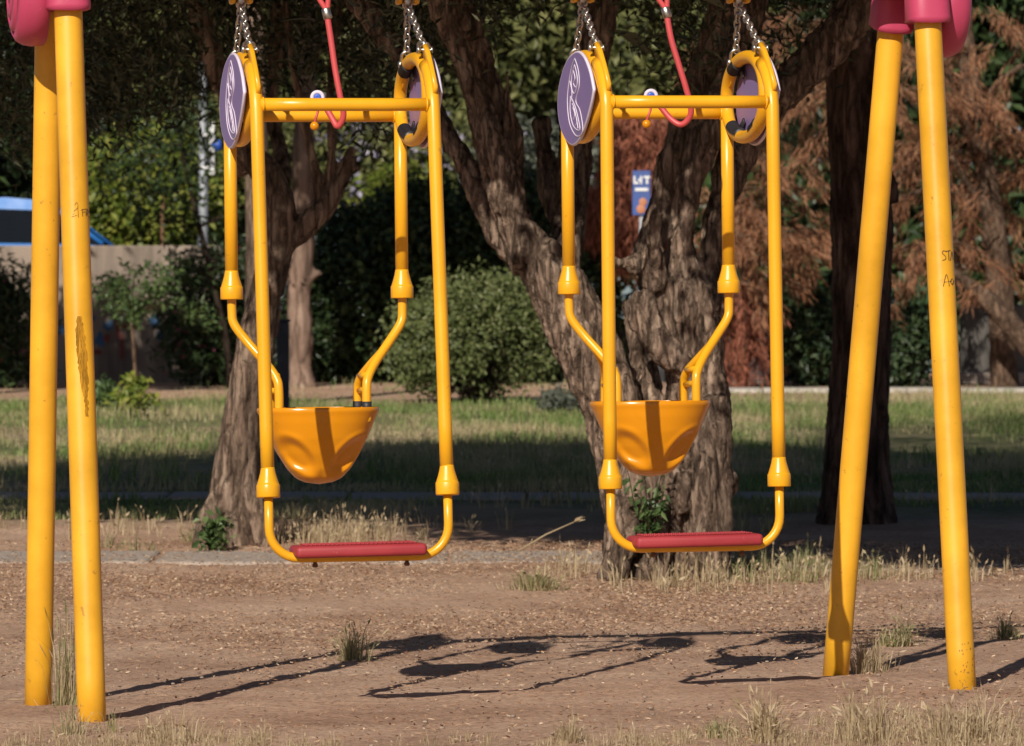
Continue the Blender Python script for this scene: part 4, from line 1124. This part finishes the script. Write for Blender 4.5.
# red strand column right of the thick trunk
cb2 = np.array([(742 - 512) * 52.2 / F, 52.2, float(ground_z(2.4, 52.2))])
r7 = np.random.default_rng(63); t7 = thing('dead_conifer', 'narrow rust-red dead conifer just right of the thick trunk', 'tree', cb2)
mb = MB(); tw = MB()
for i in range(60):
    p = at(r7.uniform(728, 760), r7.uniform(270, 345), 52.2 + r7.normal(0, .25)); frond(mb, tw, p, np.array([r7.normal(0, .4), r7.normal(0, .3), -.8]), .55, r7, n=70, L_=.11, W_=.016)
mb.build('dead_foliage', M['deadred'], t7, smooth_=False, shift=cb2)
tw.tube(np.array([cb2, at(744, 300, 52.2), at(742, 200, 52.2)]), [.06, .045, .02], 8); tw.build('branches', M['dead_twig'], t7, shift=cb2)

# ================================================================== BUILT BACKGROUND
# concrete retaining wall
Yw = 54.4; zb = float(ground_z(-5, Yw))
wall = thing('concrete_wall', 'weathered concrete wall with faded graffiti behind the sapling', 'wall', (-5.2, Yw, zb))
mb = MB(); x0, x1 = -11.5, (228 - 512) * Yw / F; ztop = at(0, 245.5, Yw)[2]
mb.box(((x0 + x1) / 2, Yw + .12, (zb - .3 + ztop) / 2), (x1 - x0, .24, ztop - zb + .3), None, .02, 1)
mb.build('panel', M['wall'], wall, smooth_=False, shift=wall.location)
def splat(mb, c, w, h, r):
    n = 14; a = np.arange(n) * 2 * math.pi / n; k = r.uniform(.45, 1, n)
    mb.add(np.stack([c[0] + np.cos(a) * w * k, np.full(n, Yw - .004 - r.uniform(0, .004)), c[2] + np.sin(a) * h * k], 1), ngons=[list(range(n))])
M['g_red'] = paint('faded_red_spray', (.20, .045, .04), .9, .3, dirt=(.3, .24, .2), dirt_amt=.7)
M['g_blue'] = paint('faded_blue_spray', (.045, .11, .22), .9, .3, dirt=(.3, .24, .2), dirt_amt=.7)
rg = np.random.default_rng(71)
for nm, mt_, lst in (('red_graffiti', 'g_red', [(118, 330, 3, 16), (122, 345, 2.5, 20), (107, 338, 4, 6), (98, 352, 5, 4), (126, 326, 6, 3)]), ('blue_graffiti', 'g_blue', [(100, 340, 7, 9), (108, 326, 9, 7), (155, 320, 8, 10), (160, 336, 6, 6), (90, 318, 6, 6), (62, 330, 5, 9)])):
    mb = MB()
    for (u, v, w, h) in lst: splat(mb, at(u, v, Yw), w * .0111, h * .0111, rg)
    mb.build(nm, M[mt_], wall, smooth_=False, shift=wall.location)

# low dark wall at the right edge
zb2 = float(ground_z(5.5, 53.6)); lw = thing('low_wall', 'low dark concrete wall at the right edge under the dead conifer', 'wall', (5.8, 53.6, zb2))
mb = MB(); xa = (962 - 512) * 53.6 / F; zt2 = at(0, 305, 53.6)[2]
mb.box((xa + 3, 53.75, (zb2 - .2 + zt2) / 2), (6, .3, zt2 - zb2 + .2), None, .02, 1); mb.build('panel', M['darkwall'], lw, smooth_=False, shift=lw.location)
mb = MB(); mb.box((xa + 3, 53.45, zb2 + .06), (6.1, .3, .14), None, .02, 1); mb.build('footing', M['slab'], lw, smooth_=False, shift=lw.location)

# green metal railing
M['fgreen'] = paint('green_fence_paint', (.012, .075, .03), .45, .15)
Yf_ = 55.6; zf = float(ground_z(3, Yf_))
fe = thing('green_fence', 'green metal fence of thin upright bars behind the evergreen shrubs', 'fence', (3.4, Yf_, zf))
xs0, xs1 = (715 - 512) * Yf_ / F, (960 - 512) * Yf_ / F; zt3 = at(0, 278, Yf_)[2]
bars = MB()
for i in range(int((xs1 - xs0) / .105)):
    x = xs0 + i * .105; bars.tube(np.array([(x, Yf_, zf), (x, Yf_, zt3)]), .014, 6)
bars.build('bars', M['fgreen'], fe, shift=fe.location)
for zz in (zf + .15, zt3 - .12):
    mb = MB(); mb.box(((xs0 + xs1) / 2, Yf_ + .03, zz), (xs1 - xs0, .03, .05)); mb.build('rail', M['fgreen'], fe, smooth_=False, shift=fe.location)
for i in range(3):
    mb = MB(); mb.box((xs0 + .3 + i * 1.15, Yf_ + .06, (zf + zt3) / 2 + .04), (.07, .07, zt3 - zf + .08), None, .01, 1); mb.build('post', M['fgreen'], fe, smooth_=False, shift=fe.location)
# pale stone pier
M['pier'] = concrete('pale_stone', (.34, .36, .40), False)
Yp = 55.0; zp = float(ground_z(2.1, Yp)); pr = thing('stone_pier', 'pale blue-grey stone pier just right of the thick trunk', 'pillar', ((703 - 512) * Yp / F, Yp, zp))
rp = random.Random(4); mb = MB(); z = zp - .1
while z < at(0, 300, Yp)[2]:
    hgt = rp.uniform(.13, .2); mb.box((pr.location[0] + rp.uniform(-.012, .012), Yp, z + hgt / 2), (.27 + rp.uniform(-.02, .02), .27, hgt - .012), None, .018, 1); z += hgt
mb.build('blocks', M['pier'], pr, smooth_=False, shift=pr.location)
mb = MB(); mb.box((pr.location[0], Yp, z + .03), (.36, .36, .07), None, .012, 1); mb.build('cap', M['pier'], pr, smooth_=False, shift=pr.location)

# street lamp post with a round blue sign
Ys_ = 57.0; zs0 = 1.7
M['lampgrey'] = metal('galvanised_post', (.50, .53, .58), .5, .4)
lb_ = np.array([(203.5 - 512) * Ys_ / F, Ys_, zs0]); lp = thing('lamp_post', 'pale grey lamp post behind the thin young tree', 'lamp post', lb_)
mb = MB(); mb.tube(np.array([lb_, lb_ + [0, 0, 1.5], lb_ + [-.01, 0, 3.2], lb_ + [-.01, 0, 5.6]]), [.060, .055, .045, .035], 16); mb.build('pole', M['lampgrey'], lp, shift=lb_)
mb = MB(); mb.lathe([(.09, 0), (.09, .02), (.065, .05), (.065, .25)], lb_, (0, 0, 1), 16); mb.build('base_flange', M['lampgrey'], lp, shift=lb_)
mb = MB(); tp = lb_ + np.array([-.01, 0, 5.6]); mb.tube(catmull(np.array([tp - [0, 0, .1], tp + [.05, 0, .15], tp + [.4, -.2, .3], tp + [.9, -.4, .32]]), 5), .028, 10); mb.build('arm', M['lampgrey'], lp, shift=lb_)
mb = MB(); mb.ball(tp + [1.1, -.5, .31], .2, 16, 10, (1.4, .6, .4)); mb.build('lamp_head', M['lampgrey'], lp, shift=lb_)
sg = np.array(at(212, 150, Ys_ - .1)); sign = thing('hanging_sign', 'small round blue sign on a white bracket beside the lamp post', 'sign', sg)
mb = MB(); mb.box(sg + [0, 0, .02], (.06, .03, .62), None, .01, 1); mb.box(sg + [-.06, .05, .18], (.14, .02, .03)); mb.box(sg + [-.06, .05, -.2], (.14, .02, .03)); mb.build('bracket', M['white'], sign, smooth_=False, shift=sg)
mb = MB(); bc = at(217.5, 145, Ys_ - .16); mb.lathe([(.004, -.015), (.06, -.012), (.066, 0), (.06, .014), (.004, .016)], bc, (0, 1, 0), 24); mb.build('disc', M['blueplastic'], sign, shift=sg)
# wooden stake
kb = at(162, 246, 56); kb[2] = 1.7
stk = thing('wooden_stake', 'thin brown wooden stake rising above the concrete wall', 'stake', kb)
M['wood'] = barkmat('raw_wood', (.16, .09, .05), (.28, .17, .10), (.36, .24, .15), .1, 20, .4)
mb = MB(); mb.tube(np.array([kb, kb + [.005, 0, .7], kb + [.0, 0, 1.2], kb + [.01, 0, 1.35]]), [.028, .026, .023, .021], 10); mb.build('shaft', M['wood'], stk, shift=kb)
mb = MB(); mb.tube(np.array([kb + [.01, 0, 1.35], kb + [.012, 0, 1.43]]), [.021, .006], 10); mb.build('tip', M['wood'], stk, shift=kb)

# colourful blurred banner with white lettering
Yb = 52.6; bb_ = at(641.5, 193, Yb); bb0 = bb_.copy(); bb0[2] = float(ground_z(bb_[0], 52.6))
ban = thing('banner', 'small blue banner with white letters and orange picture between the olive stems', 'sign', bb0)
M['b_blue'] = paint('banner_blue', (.05, .10, .32), .6, .2); M['b_orange'] = paint('banner_orange', (.45, .18, .09), .5, .2); M['b_white'] = paint('banner_white', (.75, .75, .75), .5, .05, chip=False)
mb = MB(); mb.box(bb_, (.195, .03, .48), None, .006, 1); mb.build('board', M['b_blue'], ban, smooth_=False, shift=bb0)
s_ = Yb / F
mb = MB()
def bar(u0, v0, u1, v1, yy=-.020): mb.box(np.array([((u0 + u1) / 2 - 512) * s_, Yb + yy, CAMZ + (373 - (v0 + v1) / 2) * s_]), (abs(u1 - u0) * s_, .006, abs(v1 - v0) * s_))
bar(633.5, 176, 635.3, 184); bar(635.3, 182, 638.5, 184)              # L
bar(640.2, 176, 642, 184); bar(637.9, 179, 640.2, 181)                # J-like stroke
bar(643.6, 176, 650, 178); bar(646, 178, 648, 184)                    # T
bar(635, 188, 648, 191)
mb.build('lettering', M['b_white'], ban, smooth_=False, shift=bb0)
mb = MB(); mb.ball(at(643, 202, Yb - .02), .045, 14, 10, (1, .15, 1)); mb.ball(at(641, 209, Yb - .02), .05, 14, 10, (1, .15, 1)); mb.build('picture', M['b_orange'], ban, shift=bb0)
mb = MB(); mb.box((bb0[0], Yb + .04, (bb0[2] + bb_[2]) / 2), (.05, .05, bb_[2] - bb0[2]), None, .006, 1); mb.build('post', M['lampgrey'], ban, smooth_=False, shift=bb0)

# parked cars (side on)
M['tyre'] = paint('tyre', (.02, .02, .02), .8, .2); M['glass'] = paint('car_glass', (.010, .013, .018), .45, .1, chip=False, spec=.0)
M['rim'] = metal('wheel_rim', (.5, .5, .52), .35)
def car(label, x_front, Y, zg, paintcol, facing=1, Lc=4.2, Hc=1.48, nm='parked_car'):
    pm = paint('car_paint', paintcol, .4, .04, chip=False, coat=.1, spec=.3)
    b = np.array([x_front - facing * Lc / 2, Y, zg])
    t = thing(nm, label, 'car', b, 'parked cars on the street')
    prof_low = [(-.5, .30), (-.5, .62), (-.485, .86), (-.44, .93), (-.34, .95), (.16, .93), (.30, .88), (.43, .78), (.485, .66), (.5, .50), (.495, .28), (.40, .22), (-.42, .22)]
    def ext(prof, y0, y1, tap=0.0):
        mb = MB(); n = len(prof); V = []
        zm = min(p[1] for p in prof); zM = max(p[1] for p in prof)
        for yy, s in ((y0, 1), (y1, -1)):
            for (x, z) in prof:
                k = tap * (z - zm) / (zM - zm)
                V.append((b[0] + facing * x * Lc, Y + yy + s * k, zg + z))
        q = [(i, (i + 1) % n, n + (i + 1) % n, n + i) for i in range(n)]
        return mb.add(V, q, ngons=[list(range(n))[::-1], list(range(n, 2 * n))])
    body = MB()
    body = ext(prof_low, -.86, .86, .05)
    bo = body.build('body', pm, t, smooth_=False, shift=b)
    gh = [(-.46, .92), (-.41, 1.18), (-.34, Hc - .09), (-.18, Hc - .02), (-.05, Hc), (.04, Hc - .03), (.10, Hc - .12), (.225, .92)]
    ext([(x, z) for x, z in gh], -.80, .80, .16).build('cabin', M['glass'], t, smooth_=False, shift=b)
    rf = [(-.345, Hc - .10), (-.185, Hc - .015), (-.05, Hc + .005), (.045, Hc - .03), (.098, Hc - .11), (.045, Hc - .15), (-.06, Hc - .135), (-.18, Hc - .14), (-.33, Hc - .19)]
    m_ = ext(rf, -.70, .70, .05); m_.build('roof', pm, t, smooth_=False, shift=b)
    for sy_ in (-1, 1):
        for (xa_, za_, xb_, zb_) in ((.225, .93, .075, Hc - .08), (-.08, .93, -.085, Hc - .05), (-.435, .93, -.35, Hc - .1)):
            pl = MB(); pl.tube(np.array([(b[0] + facing * xa_ * Lc, Y + sy_ * .80, zg + za_), (b[0] + facing * xb_ * Lc, Y + sy_ * .655, zg + zb_)]), .03, 8); pl.build('pillar', pm, t, shift=b)
        for xw in (-.31, .31):
            w = MB(); w.lathe([(.20, -.10), (.31, -.10), (.325, -.06), (.325, .06), (.31, .10), (.20, .10)], (b[0] + facing * xw * Lc, Y + sy_ * .78, zg + .325), (0, 1, 0), 24)
            wo = w.build('wheel', M['tyre'], t, shift=b)
            w = MB(); w.lathe([(.02, -.09), (.19, -.08), (.205, 0), (.19, .08), (.02, .09)], (b[0] + facing * xw * Lc, Y + sy_ * .79, zg + .325), (0, 1, 0), 16); w.build('rim', M['rim'], wo, shift=b)
    hl = MB(); hl.ball((b[0] + facing * .465 * Lc, Y - .74, zg + .68), .10, 12, 8, (1, .6, .6)); hl.build('headlight', M['white'], t, shift=b)
    return t
car('bright blue car parked above the concrete wall at the left edge', (205 - 512) * 58.5 / F, 58.5, 1.69, (.03, .18, .54), 1, 4.2, 1.48)
car('silver-grey car behind the shrubs near the lamp post', (236 - 512) * 60 / F, 60.2, 1.45, (.45, .47, .50), -1, 4.2, 1.46)
car('white car glimpsed through the fork of the slim tree', (405 - 512) * 63 / F, 63.5, 1.72, (.72, .74, .76), 1, 4.3, 1.5)

# ---- greenery beyond the street
def bz(X, Y): return 1.7
shrub('street_shrub', 'bright sunlit green shrub just behind the concrete wall', 'shrub', 140, 245, [(140, 205, 62, 45, .8), (110, 190, 36, 34, .6), (180, 190, 40, 46, .7), (150, 165, 40, 26, .6)], M['bright_leaf'], 1500, .13, .075, 12, .13, 81, Y=61.5, base_z=1.7, shell=.72)
shrub('street_shrub', 'olive-green shrub on the street behind the lamp post', 'shrub', 225, 245, [(225, 200, 40, 55, .7), (262, 170, 36, 60, .7), (235, 140, 34, 40, .6)], M['far_leaf'], 1100, .13, .07, 12, .14, 82, Y=63.2, base_z=1.7, shell=.7)
shrub('flowering_shrub', 'pale lavender flowering shrub behind the white car', 'shrub', 360, 240, [(300, 150, 56, 56, .8), (370, 165, 56, 50, .8), (440, 170, 60, 48, .8), (410, 130, 50, 30, .8)], M['far_leaf'], 1100, .14, .07, 10, .15, 83, Y=66.5, base_z=1.7, petals=(M['lav'], .42, 7, .13))
shrub('street_shrub', 'fresh green shrub between the slim tree and the lavender flowers', 'shrub', 405, 240, [(395, 195, 26, 24, .5), (425, 200, 22, 18, .5)], M['bright_leaf'], 220, .12, .07, 10, .12, 84, Y=62.0, base_z=1.7)
shrub('street_shrub', 'grey-green shrub with pale flowers left of the dead cypress', 'shrub', 560, 250, [(560, 190, 46, 58, .8), (600, 200, 40, 50, .7), (520, 180, 40, 60, .8)], M['grey_leaf'], 700, .14, .07, 11, .14, 85, Y=63.0, base_z=1.2, petals=(M['lav'], .12, 5, .11))

def far_tree(label, u, Y, blobs, mat, n, seed, group='trees beyond the street'):
    r = np.random.default_rng(seed); X = (u - 512) * Y / F; b = np.array([X, Y, 1.6 if X < 4 else float(ground_z(X, Y))])
    t = thing('background_tree', label, 'tree', b, group); s = Y / F
    mb = MB(); tr = MB(); tot = sum(q[2] * q[3] for q in blobs)
    tr.tube(catmull(np.array([b - [0, 0, .2], b + [.1, 0, 1.4], b + [-.05, 0, 3.0], b + [.1, 0, 6.0]]), 5), np.linspace(.24, .08, 16), 10)
    for (bu, bv, a, c) in blobs:
        C = in_ellipsoid(int(n * a * c / tot), at(bu, bv, Y + r.uniform(-1, 1)), (a * s, min(a * s, 2.4), c * s), r, .35)
        C = C[vnoise(C * .9, seed) + .5 * vnoise(C * 2.2, seed + 1) > -.42]
        V, Q = leaves(clusters(C, 15, .26, r), .26, .12, r); mb.add(V, Q)
        cc = at(bu, bv, Y); tr.tube(catmull(np.array([b + [0, 0, 1.6], (b + cc) / 2 + [0, 0, .8], cc]), 4), np.linspace(.10, .03, 9), 7)
    mb.build('crown', mat, t, smooth_=False, shift=b); tr.build('trunk', M['twig'], t, shift=b)
    return t
far_tree('olive-green background tree above the lavender shrubs', 420, 76, [(420, 60, 110, 90), (500, 30, 80, 100), (340, 40, 80, 80)], M['far_leaf'], 1100, 91)
far_tree('sunlit green background tree seen between the olive stems', 560, 79, [(550, 60, 70, 110), (620, 50, 70, 90), (585, 130, 60, 60), (560, -60, 130, 60)], M['bush_leaf'], 1200, 92)
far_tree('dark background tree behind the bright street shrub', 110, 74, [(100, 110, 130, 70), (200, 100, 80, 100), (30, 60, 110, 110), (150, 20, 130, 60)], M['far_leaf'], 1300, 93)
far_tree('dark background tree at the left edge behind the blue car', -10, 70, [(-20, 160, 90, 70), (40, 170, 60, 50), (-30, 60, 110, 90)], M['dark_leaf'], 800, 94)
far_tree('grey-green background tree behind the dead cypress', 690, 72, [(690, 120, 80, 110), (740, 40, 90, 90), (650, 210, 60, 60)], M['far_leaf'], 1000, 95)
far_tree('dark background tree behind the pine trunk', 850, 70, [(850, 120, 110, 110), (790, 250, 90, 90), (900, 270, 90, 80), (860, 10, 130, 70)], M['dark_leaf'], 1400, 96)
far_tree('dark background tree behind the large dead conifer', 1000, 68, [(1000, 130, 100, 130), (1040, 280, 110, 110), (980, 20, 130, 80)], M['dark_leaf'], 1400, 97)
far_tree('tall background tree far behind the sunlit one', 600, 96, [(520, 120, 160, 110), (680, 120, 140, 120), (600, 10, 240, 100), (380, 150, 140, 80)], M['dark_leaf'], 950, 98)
far_tree('tall background tree far behind the street at the left', 180, 92, [(180, 120, 190, 110), (60, 120, 140, 130), (300, 90, 140, 120), (180, -10, 260, 90)], M['dark_leaf'], 1800, 99)

# ================================================================== GRASS AND LITTER
rg = np.random.default_rng(101)
def scatter_ground(n, y0, y1, pad=.35, pw=1.0):
    Y = y0 + (y1 - y0) * rg.random(n) ** pw
    half = 512 * Y / F + pad
    X = rg.uniform(-1, 1, n) * half
    return np.stack([X, Y, ground_z(X, Y)], 1)
# lawn (uncountable)
P = scatter_ground(170000, 25.0, 53.5, pad=1.7, pw=1.25)
edge = 27.6 + .9 * smooth(P[:, 0], 0, 1.5) + 1.1 * vnoise(np.stack([P[:, 0] * .8, P[:, 1] * .4, np.zeros(len(P))], 1), 111)
pathY0, pathY1 = ground_at(512, 500)[1] - .1, ground_at(512, 494)[1] + .1
dens = vnoise(np.stack([P[:, 0] * .7, P[:, 1] * .35, np.zeros(len(P))], 1), 112)
k = (P[:, 1] > edge) & ~((P[:, 1] > pathY0) & (P[:, 1] < pathY1)) & (rg.random(len(P)) < .6 + .9 * dens)
k &= ~((P[:, 0] > 1.5) & (P[:, 1] > 50.0)) & (rg.random(len(P)) > .9 * smooth(P[:, 1], 46, 50.5))
P = P[k]
hh = .085 * np.clip(.85 + .75 * vnoise(np.stack([P[:, 0] * 1.1, P[:, 1] * .6, np.zeros(len(P))], 1), 118) + .4 * vnoise(np.stack([P[:, 0] * 4, P[:, 1] * 2, np.zeros(len(P))], 1), 119), .3, 2)
mb = MB(); add_blades(mb, P, hh, .010, rg, .5)
lawn = mb.build('lawn_grass', M['grass'], smooth_=False); tag(lawn, 'thin half dry lawn grass behind the swings', 'grass', kind='stuff')
# dry seed heads in patches over the lawn
def bump2(P, u, v, ru, ry):
    c = ground_at(u, v); return np.exp(-(((P[:, 0] - c[0]) / ru) ** 2 + ((P[:, 1] - c[1]) / ry) ** 2))
P = scatter_ground(70000, 21.6, 46, pw=1.5)
dn = vnoise(np.stack([P[:, 0] * 1.2, P[:, 1] * .6, np.zeros(len(P))], 1), 113)
pt = 4.0 * bump2(P, 352, 537, .46, .55) + 1.2 * bump2(P, 200, 536, .5, .3) + .8 * bump2(P, 510, 508, .5, .5) + .7 * bump2(P, 430, 448, 2.2, 1.2) + .55 * bump2(P, 150, 440, 1.6, 1.5) + .6 * bump2(P, 640, 470, 2.0, 1.6) + .5 * bump2(P, 960, 500, .8, .6) + .45 * bump2(P, 120, 530, .8, .25)
pt = pt + 1.0 * bump2(P, 600, 578, .45, .45) + .6 * bump2(P, 700, 588, .5, .3) + .6 * bump2(P, 880, 578, .5, .35)
k = (rg.random(len(P)) < pt * .42 * (1 + dn)) & ~((P[:, 1] > pathY0) & (P[:, 1] < pathY1)) & ((P[:, 1] > ground_at(512, 552)[1] + .03) | (P[:, 0] > .1))
Pd = P[k]; Pd = Pd[rg.random(len(Pd)) < .22]; mb = MB(); fan(mb, Pd, 9, .125, .0055, .035, rg, .5, .35)
dg_ = mb.build('dry_grass', M['straw'], smooth_=False); tag(dg_, 'pale dry grass with seed heads along the slab and lawn', 'grass', kind='stuff')
# greener fringe in front of the lawn, round the trunks
P = scatter_ground(16000, 21.2, 26.8)
fn = vnoise(np.stack([P[:, 0] * 1.5, P[:, 1] * .9, np.zeros(len(P))], 1), 114)
near_tr = np.exp(-(((P[:, 0] - b2[0]) / 1.0) ** 2 + ((P[:, 1] - b2[1] + .3) / .8) ** 2))
k = (fn + .8 * near_tr + -.25 * smooth(P[:, 1], 24.2, 25.6) + .20 * smooth(P[:, 0], .2, 2) > .62) & ~((P[:, 1] > ground_at(512, 563)[1] - .02) & (P[:, 1] < ground_at(512, 552.5)[1] + .02) & (P[:, 0] < .1))
k &= (rg.random(len(P)) < .7) & ~((P[:, 0] < -.2) & (P[:, 1] < 24.0))
P = P[k]; P = P[rg.random(len(P)) < .2]; mb = MB(); fan(mb, P, 11, .105, .0055, .045, rg, .7, .15)
tag(mb.build('fringe_grass', M['greenstraw'], smooth_=False), 'half dry grass fringe along the slab and tree feet', 'grass', kind='stuff')
# foreground dry grass at the bottom edge
P = scatter_ground(1500, 13.1, 14.7, pad=.2)
fn = vnoise(np.stack([P[:, 0] * 2.6, P[:, 1] * 2.2, np.zeros(len(P))], 1), 115)
dn = .16 + .75 * np.exp(-((P[:, 0] + 1.15) / .38) ** 2) + .62 * smooth(P[:, 0], .35, .8) - .75 * smooth(P[:, 1], 13.75, 14.5) + .45 * fn
mb = MB(); fan(mb, P[rg.random(len(P)) < dn], 22, .048, .0022, .022, rg, .6, .2)
tag(mb.build('foreground_grass', M['straw'], smooth_=False), 'dry straw along the bottom edge of the dirt', 'grass', kind='stuff')
# leaf litter, grit
P = scatter_ground(130000, 13.4, 25.5)
w = np.interp(P[:, 1], [13.4, 15, 17, 18.5, 20, 23, 25.5], [.14, .10, .10, .25, .8, 1, .7]) * (.7 + .9 * vnoise(np.stack([P[:, 0] * 1.4, P[:, 1] * .9, np.zeros(len(P))], 1), 116))
P = P[rg.random(len(P)) < w]; P[:, 2] += .012
V, Q = leaves(P, .025, .0095, rg, np.array([0, 0, .0]), 1.0, .15)
V = V.reshape(-1, 4, 3); V[:, :, 2] = P[:, None, 2] + (V[:, :, 2] - P[:, None, 2]) * .35; V = V.reshape(-1, 3)
mb = MB(); mb.add(V, Q); tag(mb.build('leaf_litter', M['litter'], smooth_=False), 'small dry leaf bits scattered over the dirt', 'leaf litter', kind='stuff')
P = scatter_ground(3200, 13.4, 22); mb = MB(); P[:, 2] += .008
for p in P[:700]:
    s = .002 + .006 * rg.random() ** 3 ; mb.ball(p, s, 6, 4, (1.3, 1, .6))
M['pebble'] = concrete('pebble', (.34, .26, .20), False)
tag(mb.build('pebbles', M['pebble']), 'small pebbles scattered over the dirt', 'pebbles', kind='stuff')

# tufts one can point to
def tuft(label, u, v, n, h, w, spread, seed, mat='greenstraw', head=.2, lean=.35, group='grass tufts on the dirt'):
    r = np.random.default_rng(seed); b = ground_at(u, v)
    t = thing('grass_tuft', label, 'grass tuft', b, group)
    c0 = b[None] + r.normal(0, spread * .55, (4, 3)) * np.array([1, 1, 0]); c0[0] = b
    mb = MB(); fan(mb, c0, n * .42, h * 1.15, w * .6, spread * .5, r, lean * 1.5, head); mb.build('blades', M[mat], t, smooth_=False, shift=b)
    m2 = MB(); fan(m2, c0, max(6, n * .16), h, w * .5, spread * .9, r, .95, .3); m2.build('dry_blades', M['straw'], t, smooth_=False, shift=b)
    return t
tuft('grass tuft alone on open dirt beside the swing shadows', 352, 662, 130, .115, .006, .045, 201)
tuft('grass tuft at the inner foot of the right rear leg', 866, 672, 120, .10, .006, .07, 202, 'straw')
tuft('grey-green tuft behind the right rear leg', 884, 646, 60, .07, .008, .035, 203, lean=.6)
tuft('pale tuft between the two right legs, farther back', 903, 645, 80, .085, .006, .04, 204)
tuft('small tuft right of the rightmost leg', 1000, 640, 70, .08, .006, .05, 205)
tuft('tall thin stalks between the two left legs', 66, 706, 46, .22, .005, .03, 206, head=.3, lean=.2)
tuft('dry tuft at the foot of the near left leg', 78, 735, 50, .08, .006, .07, 207)
tuft('straw tuft right of the near left leg at the bottom edge', 165, 742, 120, .08, .006, .12, 208, 'straw')
tuft('straw tuft at the bottom edge below the centre', 572, 744, 70, .07, .006, .05, 209, 'straw')
tuft('tall straw tuft at the bottom edge left of the right legs', 758, 742, 90, .105, .006, .05, 210, 'straw', .45)
tuft('low green tuft at the bottom edge below the red board of the right swing', 715, 738, 70, .045, .007, .06, 211)
tuft('straw tuft at the bottom edge below the right rear leg', 852, 743, 110, .10, .006, .09, 212, 'straw', .4)
tuft('straw tuft in the bottom right corner', 965, 742, 130, .10, .006, .12, 213, 'straw', .4)
tuft('low green weed patch left of the thick trunk', 535, 590, 130, .08, .009, .12, 214, lean=.7)
tuft('green weed patch left of the slim tree foot', 200, 541, 90, .07, .009, .14, 215, lean=.7)
shrub('climbing_weed', 'small leafy weed growing against the slim tree foot', 'plant', 222, 548, [(214, 532, 8, 14, .06)], M['sap_leaf'], 26, .05, .026, 8, .03, 216, Y=Y1 - .5, stems=3, stem_r=.004)
# one long dry stalk leaning left of the thick trunk
sb_ = at(518, 551, 24.0); se = at(574, 522, 24.0)
stalk = thing('dry_stalk', 'single long dry stalk leaning over the slab left of the thick trunk', 'stalk', sb_)
mb = MB(); mb.tube(np.array([sb_, (sb_ + se) / 2 + [0, 0, .01], se]), [.005, .004, .003], 6); mb.build('stem', M['straw'], stalk, shift=sb_)
V, Q = leaves(np.repeat(se[None], 8, 0), .05, .012, rg, unit((se - sb_)[None])[0], .3); mb = MB(); mb.add(V, Q); mb.build('seed_head', M['straw'], stalk, smooth_=False, shift=sb_)

# ================================================================== LIGHT, SKY, CAMERA
AZ, EL = R(17), R(32)
d = Vector((math.sin(AZ) * math.cos(EL), math.cos(AZ) * math.cos(EL), -math.sin(EL)))
sun = bpy.data.lights.new('sun', 'SUN'); sun.energy = 5.0; sun.angle = R(.5); sun.color = (1, .92, .80)
so = bpy.data.objects.new('sun', sun); so.rotation_euler = d.to_track_quat('-Z', 'Y').to_euler(); so.location = (-6, -10, 12); link(so)
w = bpy.data.worlds.new('World'); scene.world = w; w.use_nodes = True
nt = w.node_tree; bg = nt.nodes['Background']; sky = nt.nodes.new('ShaderNodeTexSky'); sky.sky_type = 'NISHITA'; sky.sun_disc = False
sky.air_density = .6; sky.dust_density = .6; sky.sun_elevation = EL; sky.sun_rotation = math.pi + AZ
nt.links.new(sky.outputs['Color'], bg.inputs['Color']); bg.inputs['Strength'].default_value = .05

cam = bpy.data.cameras.new('camera'); cam.sensor_width = 36; cam.lens = 36 * F / 1024; cam.clip_end = 2000; cam.clip_start = .5
cam.dof.use_dof = True; cam.dof.focus_distance = 15.5; cam.dof.aperture_fstop = 11.0
co = bpy.data.objects.new('camera', cam); co.location = (0, 0, CAMZ); co.rotation_euler = (math.pi / 2, 0, 0); link(co)
scene.camera = co
vs = scene.view_settings; vs.view_transform = 'Standard'; vs.look = 'None'; vs.exposure = 0.0; vs.gamma = 1
cy = scene.cycles; cy.max_bounces = 6; cy.diffuse_bounces = 3; cy.glossy_bounces = 3; cy.transmission_bounces = 3
cy.use_denoising = True
